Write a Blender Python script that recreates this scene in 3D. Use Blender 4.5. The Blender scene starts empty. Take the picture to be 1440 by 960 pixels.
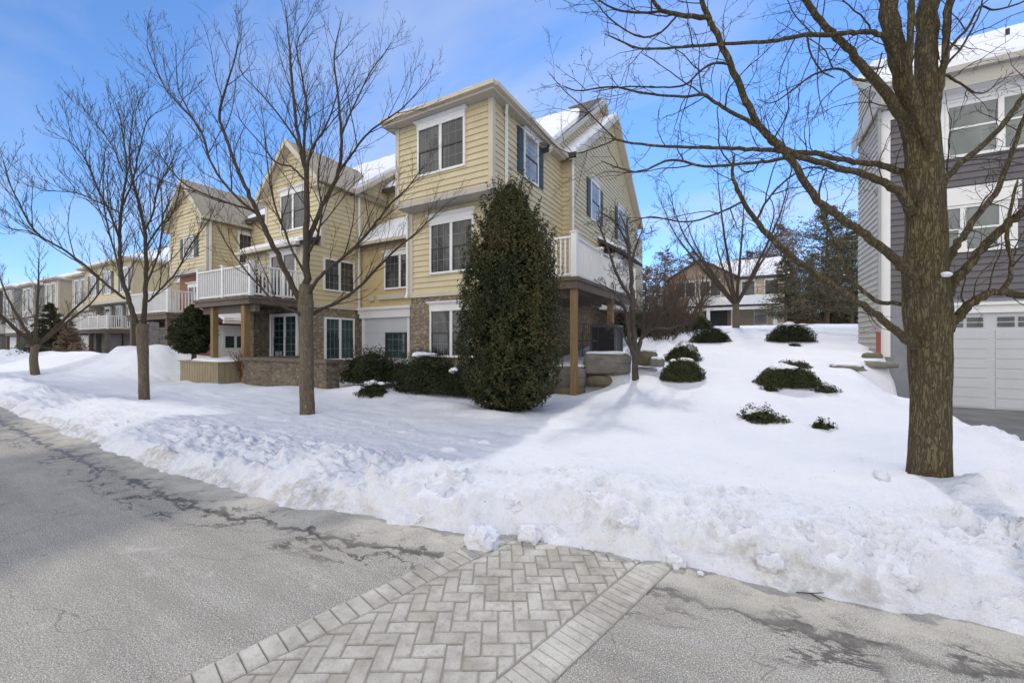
import bpy, math, random
import numpy as np
from mathutils import Vector, Matrix

C = bpy.context.scene.collection
SC = bpy.context.scene
R_ = math.radians

# ------------------------------------------------------------------ camera, sky, sun, exposure
# world frame: X runs along the street (to the right), Y away from the street towards the houses
YAW = R_(29.6)          # camera is turned left of the street normal
EYE = 1.5
F = 580.0               # focal length in pixels of the 1440 px wide photograph
cam_d = bpy.data.cameras.new('camera'); cam = bpy.data.objects.new('camera', cam_d); C.objects.link(cam)
cam.location = (0, 0, EYE); cam.rotation_euler = (R_(90), 0, YAW)
cam_d.sensor_width = 36.0; cam_d.lens = 36.0 * F / 1440.0
cam_d.clip_start = 0.05; cam_d.clip_end = 2000
SC.camera = cam

SUN_AZ = R_(-9.0)       # from +Y towards +X
SUN_EL = R_(43.0)
FILL_CLOUD = (10.2, 9.9, 9.6)  # colour of the cloud added out of view for fill light
W = bpy.data.worlds.new('World'); SC.world = W; W.use_nodes = True
nt = W.node_tree; nt.nodes.clear()
wo = nt.nodes.new('ShaderNodeOutputWorld'); bg = nt.nodes.new('ShaderNodeBackground')
sky = nt.nodes.new('ShaderNodeTexSky'); sky.sky_type = 'NISHITA'; sky.sun_disc = False
sky.sun_elevation = SUN_EL; sky.sun_rotation = SUN_AZ
sky.air_density = 1.0; sky.dust_density = 0.0; sky.ozone_density = 4.0; sky.altitude = 200
bg.inputs['Strength'].default_value = 0.15
# thin streaky cloud, laid out on the sky dome by direction
tc = nt.nodes.new('ShaderNodeTexCoord')
sep = nt.nodes.new('ShaderNodeSeparateXYZ'); nt.links.new(tc.outputs['Generated'], sep.inputs[0])
def wm(op, a, b=None, c=None):
    n = nt.nodes.new('ShaderNodeMath'); n.operation = op
    for i, v in enumerate((a, b, c)):
        if v is None: continue
        if hasattr(v, 'is_output') or hasattr(v, 'links'): nt.links.new(v, n.inputs[i])
        else: n.inputs[i].default_value = v
    return n.outputs[0]
zz = wm('ADD', wm('MAXIMUM', sep.outputs[2], 0.0), 0.22)
cmb = nt.nodes.new('ShaderNodeCombineXYZ')
nt.links.new(wm('DIVIDE', sep.outputs[0], zz), cmb.inputs[0]); nt.links.new(wm('DIVIDE', sep.outputs[1], zz), cmb.inputs[1])
mp = nt.nodes.new('ShaderNodeMapping'); mp.inputs['Scale'].default_value = (0.55, 1.5, 1); mp.inputs['Rotation'].default_value = (0, 0, R_(-28))
mp.inputs['Location'].default_value = (0.75, 0.4, 0)
nt.links.new(cmb.outputs[0], mp.inputs[0])
cn = nt.nodes.new('ShaderNodeTexNoise'); cn.inputs['Scale'].default_value = 1.5; cn.inputs['Detail'].default_value = 7; cn.inputs['Roughness'].default_value = 0.52
cn.inputs['Distortion'].default_value = 0.5
nt.links.new(mp.outputs[0], cn.inputs['Vector'])
cr = nt.nodes.new('ShaderNodeMapRange'); cr.inputs[1].default_value = 0.45; cr.inputs[2].default_value = 0.76; cr.inputs[3].default_value = 0; cr.inputs[4].default_value = 0.6
nt.links.new(cn.outputs['Fac'], cr.inputs[0])
mx = nt.nodes.new('ShaderNodeMixRGB'); mx.inputs['Color2'].default_value = (5.2, 5.4, 6.0, 1)
# deep winter blue
tn = nt.nodes.new('ShaderNodeMixRGB'); tn.blend_type = 'MULTIPLY'; tn.inputs['Fac'].default_value = 1; tn.inputs['Color2'].default_value = (0.88, 1.09, 1.32, 1)
nt.links.new(sky.outputs[0], tn.inputs['Color1'])
nt.links.new(cr.outputs[0], mx.inputs['Fac']); nt.links.new(tn.outputs[0], mx.inputs['Color1'])
# unseen bright cloud added behind the camera as fill for shaded fronts and snow
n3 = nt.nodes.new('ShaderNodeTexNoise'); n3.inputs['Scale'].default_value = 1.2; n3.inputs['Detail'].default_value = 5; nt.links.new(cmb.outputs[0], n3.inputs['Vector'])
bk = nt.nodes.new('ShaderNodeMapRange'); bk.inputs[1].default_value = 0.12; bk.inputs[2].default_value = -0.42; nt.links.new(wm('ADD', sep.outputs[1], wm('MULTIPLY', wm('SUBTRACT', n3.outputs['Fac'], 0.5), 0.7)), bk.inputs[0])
m2 = nt.nodes.new('ShaderNodeMixRGB'); m2.inputs['Color2'].default_value = (FILL_CLOUD[0], FILL_CLOUD[1], FILL_CLOUD[2], 1); nt.links.new(bk.outputs[0], m2.inputs['Fac']); nt.links.new(mx.outputs[0], m2.inputs['Color1'])
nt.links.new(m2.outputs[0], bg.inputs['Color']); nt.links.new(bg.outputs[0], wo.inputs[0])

sl = bpy.data.lights.new('sun', 'SUN'); sl.energy = 2.0; sl.angle = R_(2.5); sl.color = (1.0, 0.94, 0.84)
sun = bpy.data.objects.new('sun', sl); C.objects.link(sun)
sd = Vector((math.sin(SUN_AZ) * math.cos(SUN_EL), math.cos(SUN_AZ) * math.cos(SUN_EL), math.sin(SUN_EL)))
sun.rotation_euler = (-sd).to_track_quat('-Z', 'Y').to_euler(); sun.location = sd * 60
SC.view_settings.view_transform = 'Standard'; SC.view_settings.look = 'None'
SC.view_settings.exposure = -0.02; SC.view_settings.gamma = 1.0

# ------------------------------------------------------------------ helpers
CA, SA = math.cos(YAW), math.sin(YAW)
def at(px, py, d):
    """point seen at a pixel of the photograph, at depth d (used to survey positions)"""
    l = (px - 720.0) / F * d; z = EYE + (480.0 - py) / F * d
    return Vector((l * CA - d * SA, l * SA + d * CA, z))

class MB:
    def __init__(s): s.v = []; s.f = []
    def face(s, pts):
        n = len(s.v); s.v.extend([tuple(p) for p in pts]); s.f.append(tuple(range(n, n + len(pts))))
    def box(s, x0, x1, y0, y1, z0, z1):
        x0, x1 = min(x0, x1), max(x0, x1); y0, y1 = min(y0, y1), max(y0, y1); z0, z1 = min(z0, z1), max(z0, z1)
        n = len(s.v)
        s.v += [(x0,y0,z0),(x1,y0,z0),(x1,y1,z0),(x0,y1,z0),(x0,y0,z1),(x1,y0,z1),(x1,y1,z1),(x0,y1,z1)]
        s.f += [(n,n+3,n+2,n+1),(n+4,n+5,n+6,n+7),(n,n+1,n+5,n+4),(n+1,n+2,n+6,n+5),(n+2,n+3,n+7,n+6),(n+3,n,n+4,n+7)]
    def prism(s, poly, vec):
        n = len(s.v); k = len(poly)
        s.v += [tuple(p) for p in poly] + [(p[0]+vec[0], p[1]+vec[1], p[2]+vec[2]) for p in poly]
        s.f.append(tuple(range(n, n+k))); s.f.append(tuple(range(n+2*k-1, n+k-1, -1)))
        for i in range(k):
            j = (i+1) % k; s.f.append((n+i, n+k+i, n+k+j, n+j))
    def bar(s, a, b, w, h=None):
        a = Vector(a); b = Vector(b); t = (b-a).normalized(); h = h or w
        up = Vector((0,0,1)) if abs(t.z) < .95 else Vector((1,0,0))
        u = t.cross(up).normalized(); w_ = u.cross(t)
        c = [u*(-w/2)+w_*(-h/2), u*(w/2)+w_*(-h/2), u*(w/2)+w_*(h/2), u*(-w/2)+w_*(h/2)]
        s.prism([a+q for q in c], b-a)
    def tube(s, pts, r, n=8):
        vs, fs = tubes([(np.array([tuple(p) for p in pts], float), np.array(r if hasattr(r,'__len__') else [r]*len(pts), float))], n)
        o = len(s.v); s.v += [tuple(v) for v in vs]; s.f += [tuple(i+o for i in f) for f in fs]
    def add(s, vs, fs):
        o = len(s.v); s.v += [tuple(v) for v in vs]; s.f += [tuple(i+o for i in f) for f in fs]

def mesh_obj(name, v, f, mat=None, parent=None, smooth=False, attr=None, fix=True):
    me = bpy.data.meshes.new(name)
    off = Vector((0,0,0)); p = parent
    while p is not None: off += p.location; p = p.parent
    if isinstance(v, np.ndarray): vv = (v - np.array(off)).tolist()
    else: vv = [(a[0]-off.x, a[1]-off.y, a[2]-off.z) for a in v]
    me.from_pydata(vv, [], f.tolist() if isinstance(f, np.ndarray) else f)
    if fix:
        import bmesh
        bm = bmesh.new(); bm.from_mesh(me); bmesh.ops.recalc_face_normals(bm, faces=bm.faces); bm.to_mesh(me); bm.free()
    if attr:
        for k, a in attr.items():
            at_ = me.attributes.new(k, 'FLOAT', 'POINT'); at_.data.foreach_set('value', np.asarray(a, dtype=np.float32))
    if smooth: me.polygons.foreach_set('use_smooth', [True]*len(me.polygons))
    me.update()
    o = bpy.data.objects.new(name, me); C.objects.link(o)
    if mat: me.materials.append(mat)
    if parent is not None: o.parent = parent
    return o
def part(name, mb, mat, parent=None, **k): return mesh_obj(name, mb.v, mb.f, mat, parent, **k)
def tag(o, label=None, cat=None, group=None, kind=None):
    if label: o['label'] = label
    if cat: o['category'] = cat
    if group: o['group'] = group
    if kind: o['kind'] = kind
    return o
def thing(name, label, cat, loc, group=None):
    o = bpy.data.objects.new(name, None); o.empty_display_size = .2; C.objects.link(o); o.location = loc
    return tag(o, label, cat, group)

def tubes(lines, sides):
    """lines: [(Nx3 points, N radii)] -> verts, quad faces; rings are carried along each line without twisting"""
    V = []; Fc = []; base = 0; groups = {}
    for q in lines: groups.setdefault(len(q[0]), []).append(q)
    an = np.arange(sides)*2*math.pi/sides; ca = np.cos(an)[None,:,None]; sa = np.sin(an)[None,:,None]
    for n, qs in groups.items():
        P = np.array([q[0] for q in qs], float); r = np.array([q[1] for q in qs], float); m = len(qs)
        T = np.empty_like(P); T[:,1:-1] = P[:,2:]-P[:,:-2]; T[:,0] = P[:,1]-P[:,0]; T[:,-1] = P[:,-1]-P[:,-2]
        T /= np.linalg.norm(T, axis=2, keepdims=True)+1e-12
        u = np.where(np.abs(T[:,0,:1]) < .8, np.array([[1.,0,0]]), np.array([[0,1.,0]]))
        rings = np.empty((m, n, sides, 3))
        for k in range(n):
            u = u-T[:,k]*(u*T[:,k]).sum(1, keepdims=True); u = u/(np.linalg.norm(u, axis=1, keepdims=True)+1e-12); w = np.cross(T[:,k], u)
            rings[:,k] = P[:,k,None]+r[:,k,None,None]*(ca*u[:,None]+sa*w[:,None])
        V.append(rings.reshape(-1, 3))
        s = np.arange(sides); s2 = (s+1) % sides
        b = base+(np.arange(m)*n*sides)[:,None,None]+(np.arange(n-1)*sides)[None,:,None]
        Fc.extend(np.stack([b+s, b+s2, b+sides+s2, b+sides+s], -1).reshape(-1, 4).tolist()); base += m*n*sides
    return (np.concatenate(V) if V else np.zeros((0,3))), Fc

# numpy gradient-free value noise (2D / 3D)
def _h(ix, iy, iz, s):
    n = (ix*374761393 + iy*668265263 + iz*2147483647 + s*1274126177) & 0xffffffff
    n = ((n ^ (n >> 13)) * 1274126177) & 0xffffffff
    n = ((n ^ (n >> 16)) * 2246822519) & 0xffffffff
    return ((n ^ (n >> 15)) & 0xffffff) / float(0xffffff)
def vnoise(x, y, z=None, seed=0):
    x = np.asarray(x, float); y = np.asarray(y, float)
    z = np.zeros_like(x) if z is None else np.asarray(z, float)
    ix = np.floor(x).astype(np.int64); iy = np.floor(y).astype(np.int64); iz = np.floor(z).astype(np.int64)
    fx = x-ix; fy = y-iy; fz = z-iz
    q = lambda t: t*t*t*(t*(t*6-15)+10)
    fx, fy, fz = q(fx), q(fy), q(fz); out = 0
    for a in (0,1):
        for b in (0,1):
            for c in (0,1):
                out = out + _h(ix+a, iy+b, iz+c, seed)*(fx if a else 1-fx)*(fy if b else 1-fy)*(fz if c else 1-fz)
    return out*2-1
def fbm(x, y, sc, octv=4, seed=0, z=None, rough=.5):
    t = 0; amp = 1; tot = 0
    for i in range(octv):
        k = sc*(2.03**i)
        t = t + amp*vnoise(np.asarray(x)*k+17.3*i, np.asarray(y)*k-9.1*i, None if z is None else np.asarray(z)*k+3.7*i, seed+i); tot += amp; amp *= rough
    return t/tot
def sst(a, b, x):
    t = np.clip((np.asarray(x, float)-a)/(b-a), 0, 1); return t*t*(3-2*t)

# ------------------------------------------------------------------ materials
class NM:
    def __init__(s, name):
        s.m = bpy.data.materials.new(name); s.m.use_nodes = True; s.t = s.m.node_tree; s.n = s.t.nodes
        s.b = s.n['Principled BSDF']
    def new(s, t, **k):
        n = s.n.new(t)
        for a, v in k.items(): setattr(n, a, v)
        return n
    def link(s, a, b): s.t.links.new(a, b)
    def coord(s, scale=(1,1,1), kind='Object', rot=(0,0,0)):
        tc = s.new('ShaderNodeTexCoord'); mp = s.new('ShaderNodeMapping'); mp.inputs['Scale'].default_value = scale; mp.inputs['Rotation'].default_value = rot
        s.link(tc.outputs[kind], mp.inputs[0]); return mp.outputs[0]
    def noise(s, vec, scale, detail=4, rough=.55, dist=0):
        n = s.new('ShaderNodeTexNoise'); n.inputs['Scale'].default_value = scale; n.inputs['Detail'].default_value = detail
        n.inputs['Roughness'].default_value = rough; n.inputs['Distortion'].default_value = dist
        if vec is not None: s.link(vec, n.inputs['Vector'])
        return n.outputs['Fac']
    def ramp(s, fac, stops):
        r = s.new('ShaderNodeValToRGB'); e = r.color_ramp.elements
        while len(e) < len(stops): e.new(.5)
        for q, (p, c) in zip(e, stops): q.position = p; q.color = (*c, 1) if len(c) == 3 else c
        s.link(fac, r.inputs[0]); return r.outputs[0]
    def mapr(s, v, a, b, c=0., d=1.):
        n = s.new('ShaderNodeMapRange'); s.link(v, n.inputs[0])
        for i, q in enumerate((a, b, c, d)): n.inputs[i+1].default_value = q
        return n.outputs[0]
    def mix(s, fac, a, b, mode='MIX'):
        n = s.new('ShaderNodeMixRGB', blend_type=mode)
        for i, v in enumerate((fac, a, b)):
            if isinstance(v, tuple): n.inputs[i].default_value = (*v, 1)
            elif isinstance(v, (int, float)): n.inputs[i].default_value = v
            else: s.link(v, n.inputs[i])
        return n.outputs[0]
    def math(s, op, a, b=None):
        n = s.new('ShaderNodeMath', operation=op)
        for i, v in enumerate((a, b)):
            if v is None: continue
            if isinstance(v, (int, float)): n.inputs[i].default_value = v
            else: s.link(v, n.inputs[i])
        return n.outputs[0]
    def attr(s, name):
        n = s.new('ShaderNodeAttribute', attribute_name=name); return n.outputs['Fac']
    def col(s, v):
        if isinstance(v, tuple): s.b.inputs['Base Color'].default_value = (*v, 1)
        else: s.link(v, s.b.inputs['Base Color'])
        return s
    def rough(s, v):
        if isinstance(v, (int, float)): s.b.inputs['Roughness'].default_value = v
        else: s.link(v, s.b.inputs['Roughness'])
        return s
    def spec(s, v): s.b.inputs['Specular IOR Level'].default_value = v; return s
    def bump(s, h, strength=.3, dist=.02):
        n = s.new('ShaderNodeBump'); n.inputs['Strength'].default_value = strength; n.inputs['Distance'].default_value = dist
        s.link(h, n.inputs['Height']); s.link(n.outputs[0], s.b.inputs['Normal']); return s

def paint(name, c, var=.08, rough=.55, sc=2.0, grime=(.5,.5,.45), gr=.12, boards=0):
    m = NM(name); v = m.coord()
    n1 = m.noise(v, sc, 5); n2 = m.noise(m.coord((.8,.8,.25)), 1.3, 4)
    a = m.mix(m.mapr(n1, .3, .7, 0, 1), tuple(x*(1-var) for x in c), tuple(min(1, x*(1+var)) for x in c))
    a = m.mix(m.mapr(n2, .5, .8, 0, gr), a, tuple(c[i]*grime[i] for i in range(3)))
    if boards:
        b = m.noise(m.coord((.22,.22,4.9)), 1.0, 2, .7); a = m.mix(m.mapr(b, .35, .65, .16, 0), a, tuple(x*.62 for x in c))
        s = m.noise(m.coord((7,7,.35)), 1.0, 5, .65); a = m.mix(m.mapr(s, .56, .74, 0, .22), a, tuple(c[i]*grime[i] for i in range(3)))
    m.col(a).rough(rough).bump(m.noise(v, 60, 3), .05, .004); return m.m

YELLOW = paint('yellow_siding', (.59, .51, .325), .06, .5, grime=(.6,.55,.5), boards=1)
STUCCO = paint('yellow_stucco', (.54, .43, .235), .07, .85, 9)
BEIGE = paint('beige_siding', (.50, .44, .33), .07)
GREYS = paint('grey_siding', (.115, .108, .118), .08, boards=1)
GREYL = paint('light_grey_siding', (.33, .33, .32), .08)
GREYB = paint("grey_beige_siding", (.50, .475, .415), .07, boards=1)
PARGE = paint('grey_parging', (.24, .25, .275), .1, .85, 5)
WHITE = paint('white_trim', (.76, .76, .75), .04, .45)
CREAM = paint('cream_trim', (.54, .485, .385), .06, .5)
SOFFIT = paint('soffit_vinyl', (.45, .425, .38), .05, .6)
SHUT = paint('dark_green_shutter', (.035, .05, .052), .15, .5)
DARK = paint('dark_frame', (.035, .037, .04), .1, .5)
BLACK = paint('black_metal', (.02, .02, .022), .1, .45)
ACGREY = paint('grey_metal', (.10, .105, .11), .12, .5)
REDP = paint('rust_red_pipe', (.28, .07, .045), .1, .6)
DOORW = paint('white_door', (.70, .72, .71), .04, .4)
GDOOR = paint('garage_door_white', (.52, .54, .57), .03, .45)

def wood(name, c, c2):
    m = NM(name); v = m.coord((6, 6, .7)); w = m.noise(v, 3, 6, .6, .4); b = m.noise(m.coord(), 1.6, 3)
    a = m.mix(m.mapr(w, .3, .7), c, c2); a = m.mix(m.mapr(b, .4, .8, 0, .5), a, tuple(x*.55 for x in c))
    m.col(a).rough(.8).bump(w, .25, .01); return m.m
WOODT = wood('treated_timber', (.30, .19, .085), (.19, .125, .06))
WOODG = wood('weathered_timber', (.16, .125, .095), (.10, .08, .062))
WOODP = wood('planter_timber', (.33, .27, .165), (.25, .20, .125))

def stone_mat(name, cols, sc=5.6):
    m = NM(name)
    tc = m.new('ShaderNodeTexCoord'); sp = m.new('ShaderNodeSeparateXYZ'); m.link(tc.outputs['Object'], sp.inputs[0])
    cb = m.new('ShaderNodeCombineXYZ'); m.link(m.math('ADD', sp.outputs[0], sp.outputs[1]), cb.inputs[0]); m.link(m.math('MULTIPLY', sp.outputs[2], 1.5), cb.inputs[1])
    n0 = m.new('ShaderNodeTexNoise'); n0.inputs['Scale'].default_value = 2.2; n0.inputs['Detail'].default_value = 2; m.link(cb.outputs[0], n0.inputs['Vector'])
    wv = m.mix(.22, cb.outputs[0], n0.outputs['Color'], 'ADD')
    vo = m.new('ShaderNodeTexVoronoi', feature='F1'); vo.inputs['Scale'].default_value = sc; m.link(wv, vo.inputs['Vector'])
    ve = m.new('ShaderNodeTexVoronoi', feature='DISTANCE_TO_EDGE'); ve.inputs['Scale'].default_value = sc; m.link(wv, ve.inputs['Vector'])
    sc_ = m.new('ShaderNodeSeparateColor'); m.link(vo.outputs['Color'], sc_.inputs[0])
    k = len(cols); c = m.ramp(sc_.outputs[0], [(i/(k-1), cols[i]) for i in range(k)])
    fine = m.noise(m.coord(), 22, 6, .65)
    c = m.mix(m.mapr(fine, .25, .75, .0, .65), c, m.mix(1.0, c, (.45,.42,.40), 'MULTIPLY'))
    mort = m.mapr(ve.outputs['Distance'], -.03, .09)
    c = m.mix(mort, (.17,.155,.13), c)
    m.col(c).rough(.88)
    h = m.mix(.35, m.mapr(ve.outputs['Distance'], 0, .16), fine); m.bump(h, .9, .05); return m.m
STONE = stone_mat('fieldstone_veneer', [(.29,.225,.165),(.38,.31,.23),(.23,.19,.15),(.44,.365,.275),(.32,.245,.175)])
STONEG = stone_mat('grey_fieldstone', [(.22,.215,.20),(.30,.29,.27),(.17,.165,.155),(.34,.325,.30)], 6)
STONED = stone_mat('garden_wall_stone', [(.17,.135,.095),(.27,.21,.14),(.12,.10,.075),(.31,.25,.18)], 6.5)

def brick_mat(name, c1, c2):
    m = NM(name); tc = m.new('ShaderNodeTexCoord'); sp = m.new('ShaderNodeSeparateXYZ'); m.link(tc.outputs['Object'], sp.inputs[0])
    cb = m.new('ShaderNodeCombineXYZ'); m.link(m.math('ADD', sp.outputs[0], sp.outputs[1]), cb.inputs[0]); m.link(sp.outputs[2], cb.inputs[1])
    b = m.new('ShaderNodeTexBrick'); m.link(cb.outputs[0], b.inputs['Vector']); b.inputs['Scale'].default_value = 1
    b.inputs['Brick Width'].default_value = .22; b.inputs['Row Height'].default_value = .075; b.inputs['Mortar Size'].default_value = .006
    b.inputs['Color1'].default_value = (*c1,1); b.inputs['Color2'].default_value = (*c2,1); b.inputs['Mortar'].default_value = (.32,.29,.26,1)
    m.col(m.mix(m.mapr(m.noise(m.coord(), 3, 4), .3, .8, 0, .4), b.outputs['Color'], c2)).rough(.85).bump(b.outputs['Fac'], -.3, .01); return m.m
BRICK = brick_mat('red_brick', (.30,.105,.065), (.22,.085,.055))
BRICKB = brick_mat('brown_brick', (.36,.26,.19), (.30,.22,.165))

def glass(name, c=(.022,.024,.027), c2=(.095,.098,.098)):
    m = NM(name); n = m.noise(m.coord((.9,.9,.5)), 1.7, 3); fold = m.noise(m.coord((11,11,.25)), 1.3, 3, .6); obj = m.noise(m.coord((2.2,2.2,1.6)), 1.0, 2)
    cur = m.math('MULTIPLY', m.mapr(n, .40, .60), m.mapr(fold, .25, .75, .45, 1)); a = m.mix(cur, c, c2); a = m.mix(m.mapr(obj, .56, .66, 0, .6), a, c)
    m.col(a).rough(.05).spec(.65)
    m.bump(m.noise(m.coord(), 2.2, 2), .05, .03); return m.m
GLASS = glass('window_glass'); GLASSB = glass('blind_glass', (.13,.15,.145), (.20,.225,.215)); GLASST = glass('teal_glass', (.012,.035,.04), (.03,.07,.075))
GLASSL = glass('bright_curtain_glass', (.22,.23,.24), (.36,.37,.38))
GRID = paint('window_grid', (.20,.20,.205), .05, .5)

def snow_mat(name='snow_cover_white', dirt=False):
    m = NM(name); v = m.coord(kind='Object')
    n = m.noise(v, 1.1, 4); c = m.mix(m.mapr(n, .3, .7), (.79,.815,.885), (.865,.88,.93))
    f = m.noise(v, 70, 4, .7); g = m.noise(v, 14, 4, .6)
    if dirt:
        d = m.attr('dirt'); dn = m.noise(v, 5.5, 6, .7); dn2 = m.noise(v, 30, 3, .7)
        k = m.math('MULTIPLY', d, m.mapr(dn, .50, .76)); k2 = m.math('MULTIPLY', d, m.mapr(dn2, .60, .74, 0, .5))
        c = m.mix(m.math('MINIMUM', k, .6), c, (.55,.505,.42)); c = m.mix(k2, c, (.20,.17,.13))
        sp = m.noise(v, 9, 2); tw = m.mapr(m.noise(v, 38, 1, .5), .755, .775)
        c = m.mix(m.math('MULTIPLY', tw, m.mapr(sp, .5, .6)), c, (.11,.085,.06))
    if dirt:
        e = m.math('MULTIPLY', m.mapr(d, .70, 1.0), m.mapr(m.noise(v, 12, 5, .7), .38, .6)); c = m.mix(m.math('MULTIPLY', e, .5), c, (.33,.295,.235))
    m.col(c).rough(.75).spec(.25)
    m.b.inputs['Subsurface Weight'].default_value = 0.0
    h = m.mix(.35, m.mix(.5, g, m.noise(v, 32, 4, .65)), f); m.bump(h, .9 if dirt else .4, .045 if dirt else .03); return m.m
SNOW = snow_mat('snow_white', True); SNOWC = snow_mat('roof_snow')

def shingle():
    m = NM('dark_shingle'); v = m.coord(); n = m.noise(v, 12, 4)
    m.col(m.mix(n, (.035,.034,.036), (.075,.072,.07))).rough(.9).bump(m.noise(m.coord((3,3,14)), 4, 3), .4, .02); return m.m
SHING = shingle()
TANSH = paint('tan_shingle', (.27,.24,.19), .2, .9, 14)

def bark(name, c1, c2, c3, sc=1.0):
    m = NM(name); wob = m.noise(m.coord((1.5,1.5,1.5)), 2.0, 3)
    v = m.mix(.10, m.coord((30*sc, 30*sc, 5.5*sc)), wob, 'ADD')
    w = m.noise(v, 1.6, 6, .62, .9); fur = m.mapr(m.math('ABSOLUTE', m.math('SUBTRACT', m.noise(v, 1.25, 5, .6, 1.0), .5)), .0, .085)
    fine = m.noise(m.coord((60*sc,60*sc,22*sc)), 1.0, 4, .7); b = m.noise(m.coord((1,1,.6)), 2.6, 4, .6)
    a = m.mix(m.mapr(w, .25, .75), c1, c2); a = m.mix(m.mapr(b, .45, .68, 0, .8), a, c3); a = m.mix(m.mapr(fine, .5, .75, 0, .5), a, tuple(x*.5 for x in c1))
    a = m.mix(m.mapr(fur, 0, 1, .55, 0), a, tuple(x*.25 for x in c1))
    m.col(a).rough(.92).spec(.12).bump(m.mix(.35, m.mix(.45, fur, w), fine), .9, .03); return m.m
BARKA = bark('maple_bark', (.115,.092,.056), (.20,.165,.105), (.17,.14,.062))
BARKB = bark('street_tree_bark', (.21,.165,.12), (.30,.245,.185), (.23,.195,.12), 1.3)
BARKT = bark('twig_bark', (.125,.098,.075), (.185,.148,.115), (.145,.118,.08), 2)
BARKG = bark('grey_brown_bark', (.13,.11,.095), (.20,.175,.15), (.13,.105,.08), 2)

def leafm(name, cols, rough=.5, tr=.0):
    m = NM(name); t = m.attr('tint'); k = len(cols)
    c = m.ramp(t, [(i/(k-1), cols[i]) for i in range(k)])
    m.col(c).rough(rough).spec(.18); return m.m
HOLLY = leafm('holly_leaf', [(.020,.028,.013),(.034,.042,.015),(.062,.066,.022),(.10,.096,.04),(.115,.068,.036)], .55)
YEW = leafm('yew_needle', [(.018,.027,.012),(.03,.041,.017),(.048,.056,.024),(.065,.06,.032)])
JUNI = leafm('low_juniper', [(.025,.034,.013),(.05,.062,.022),(.075,.08,.03),(.085,.07,.035)])
PINE = leafm("pine_needle", [(.07,.075,.045),(.11,.112,.066),(.15,.14,.085),(.18,.14,.09)])
OAKL = leafm("brown_leaf", [(.15,.105,.07),(.22,.155,.105),(.27,.19,.135),(.20,.155,.115)], .8)
BERRY = paint('red_berry', (.35,.035,.02), .2, .35)
def rock_mat(name, a, b):
    m = NM(name); v = m.coord(); n = m.noise(v, 2.2, 6, .65, .3); n2 = m.noise(m.coord((1,1,5)), 3, 5)
    c = m.mix(m.mapr(n, .3, .7), a, b); c = m.mix(m.mapr(n2, .5, .75, 0, .6), c, tuple(x*.55 for x in a))
    m.col(c).rough(.9).bump(m.noise(v, 7, 8, .7), 1.0, .07); return m.m
ROCK = rock_mat('grey_tan_boulder', (.15,.143,.125), (.27,.25,.21)); ROCKB = rock_mat('mossy_boulder', (.13,.115,.075), (.21,.18,.12))
# ------------------------------------------------------------------ ground: road, crosswalk, driveway, snow
EX = [-400,-30,-14.4,-8,-4.65,-2.6,-1.4,-.4,.5,1.3,3,400]; EY = [2.5,2.5,2.35,2.16,2.12,2.38,2.72,2.90,2.93,3.06,3.3,3.3]
def edge(x): return np.interp(x, EX, EY)
def edge_n(x, y): return edge(x) + .13*fbm(x, y, 1.3, 3, 5) + .05*fbm(x, y, 6, 3, 8)

def p_hill(y): return np.interp(y, [-50,6.6,8.5,10.2,12,15,20,25,42,60,400], [0,0,.13,.46,.74,1.1,1.55,1.9,2.72,3.0,3.0])
def base_h(x, y):
    x = np.asarray(x, float); y = np.asarray(y, float)
    h = .13 + .006*np.clip(y-3, 0, 12)
    # hill between the two houses; under the timber deck it is held back by boulders
    xl = -3.75 - 2.6*sst(10.2, 10.6, y); xr_ = -2.2 - 3.0*sst(10.2, 10.6, y)
    m = sst(xl, xr_, x)
    edge_r = np.interp(y, [0,9,12.3,13.4,14.4,200], [1.7,1.7,2.0,3.0,60,60]); wid = np.interp(y, [0,10,13,400], [1.4,1.2,.8,.9])
    m = m*(1-sst(edge_r, edge_r+wid, x))
    h = h + p_hill(y)*m
    return h
def worley(x, y, sc, seed, keep=.6):
    """scattered clods: height of round crumbs of random size dropped in a jittered grid (unit cells)"""
    X = np.asarray(x, float)*sc; Y = np.asarray(y, float)*sc; ix = np.floor(X).astype(np.int64); iy = np.floor(Y).astype(np.int64); out = np.zeros_like(X); z = np.zeros_like(ix)
    for a in (-1,0,1):
        for b in (-1,0,1):
            cx = ix+a; cy = iy+b; h1 = _h(cx, cy, z, seed); h2 = _h(cx, cy, z, seed+1); h3 = _h(cx, cy, z, seed+2); h4 = _h(cx, cy, z, seed+3)
            r = .18+.42*h3*h3; ex = 1+.6*(h4-.5); dx = (X-cx-.15-.7*h1)*ex; dy = (Y-cy-.15-.7*h2)/ex
            d2 = 1-(dx*dx+dy*dy)/(r*r); out = np.maximum(out, np.where((h4*7.3 % 1 < keep) & (d2 > 0), np.sqrt(np.maximum(d2, 0))*r, 0))
    return out/sc
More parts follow.
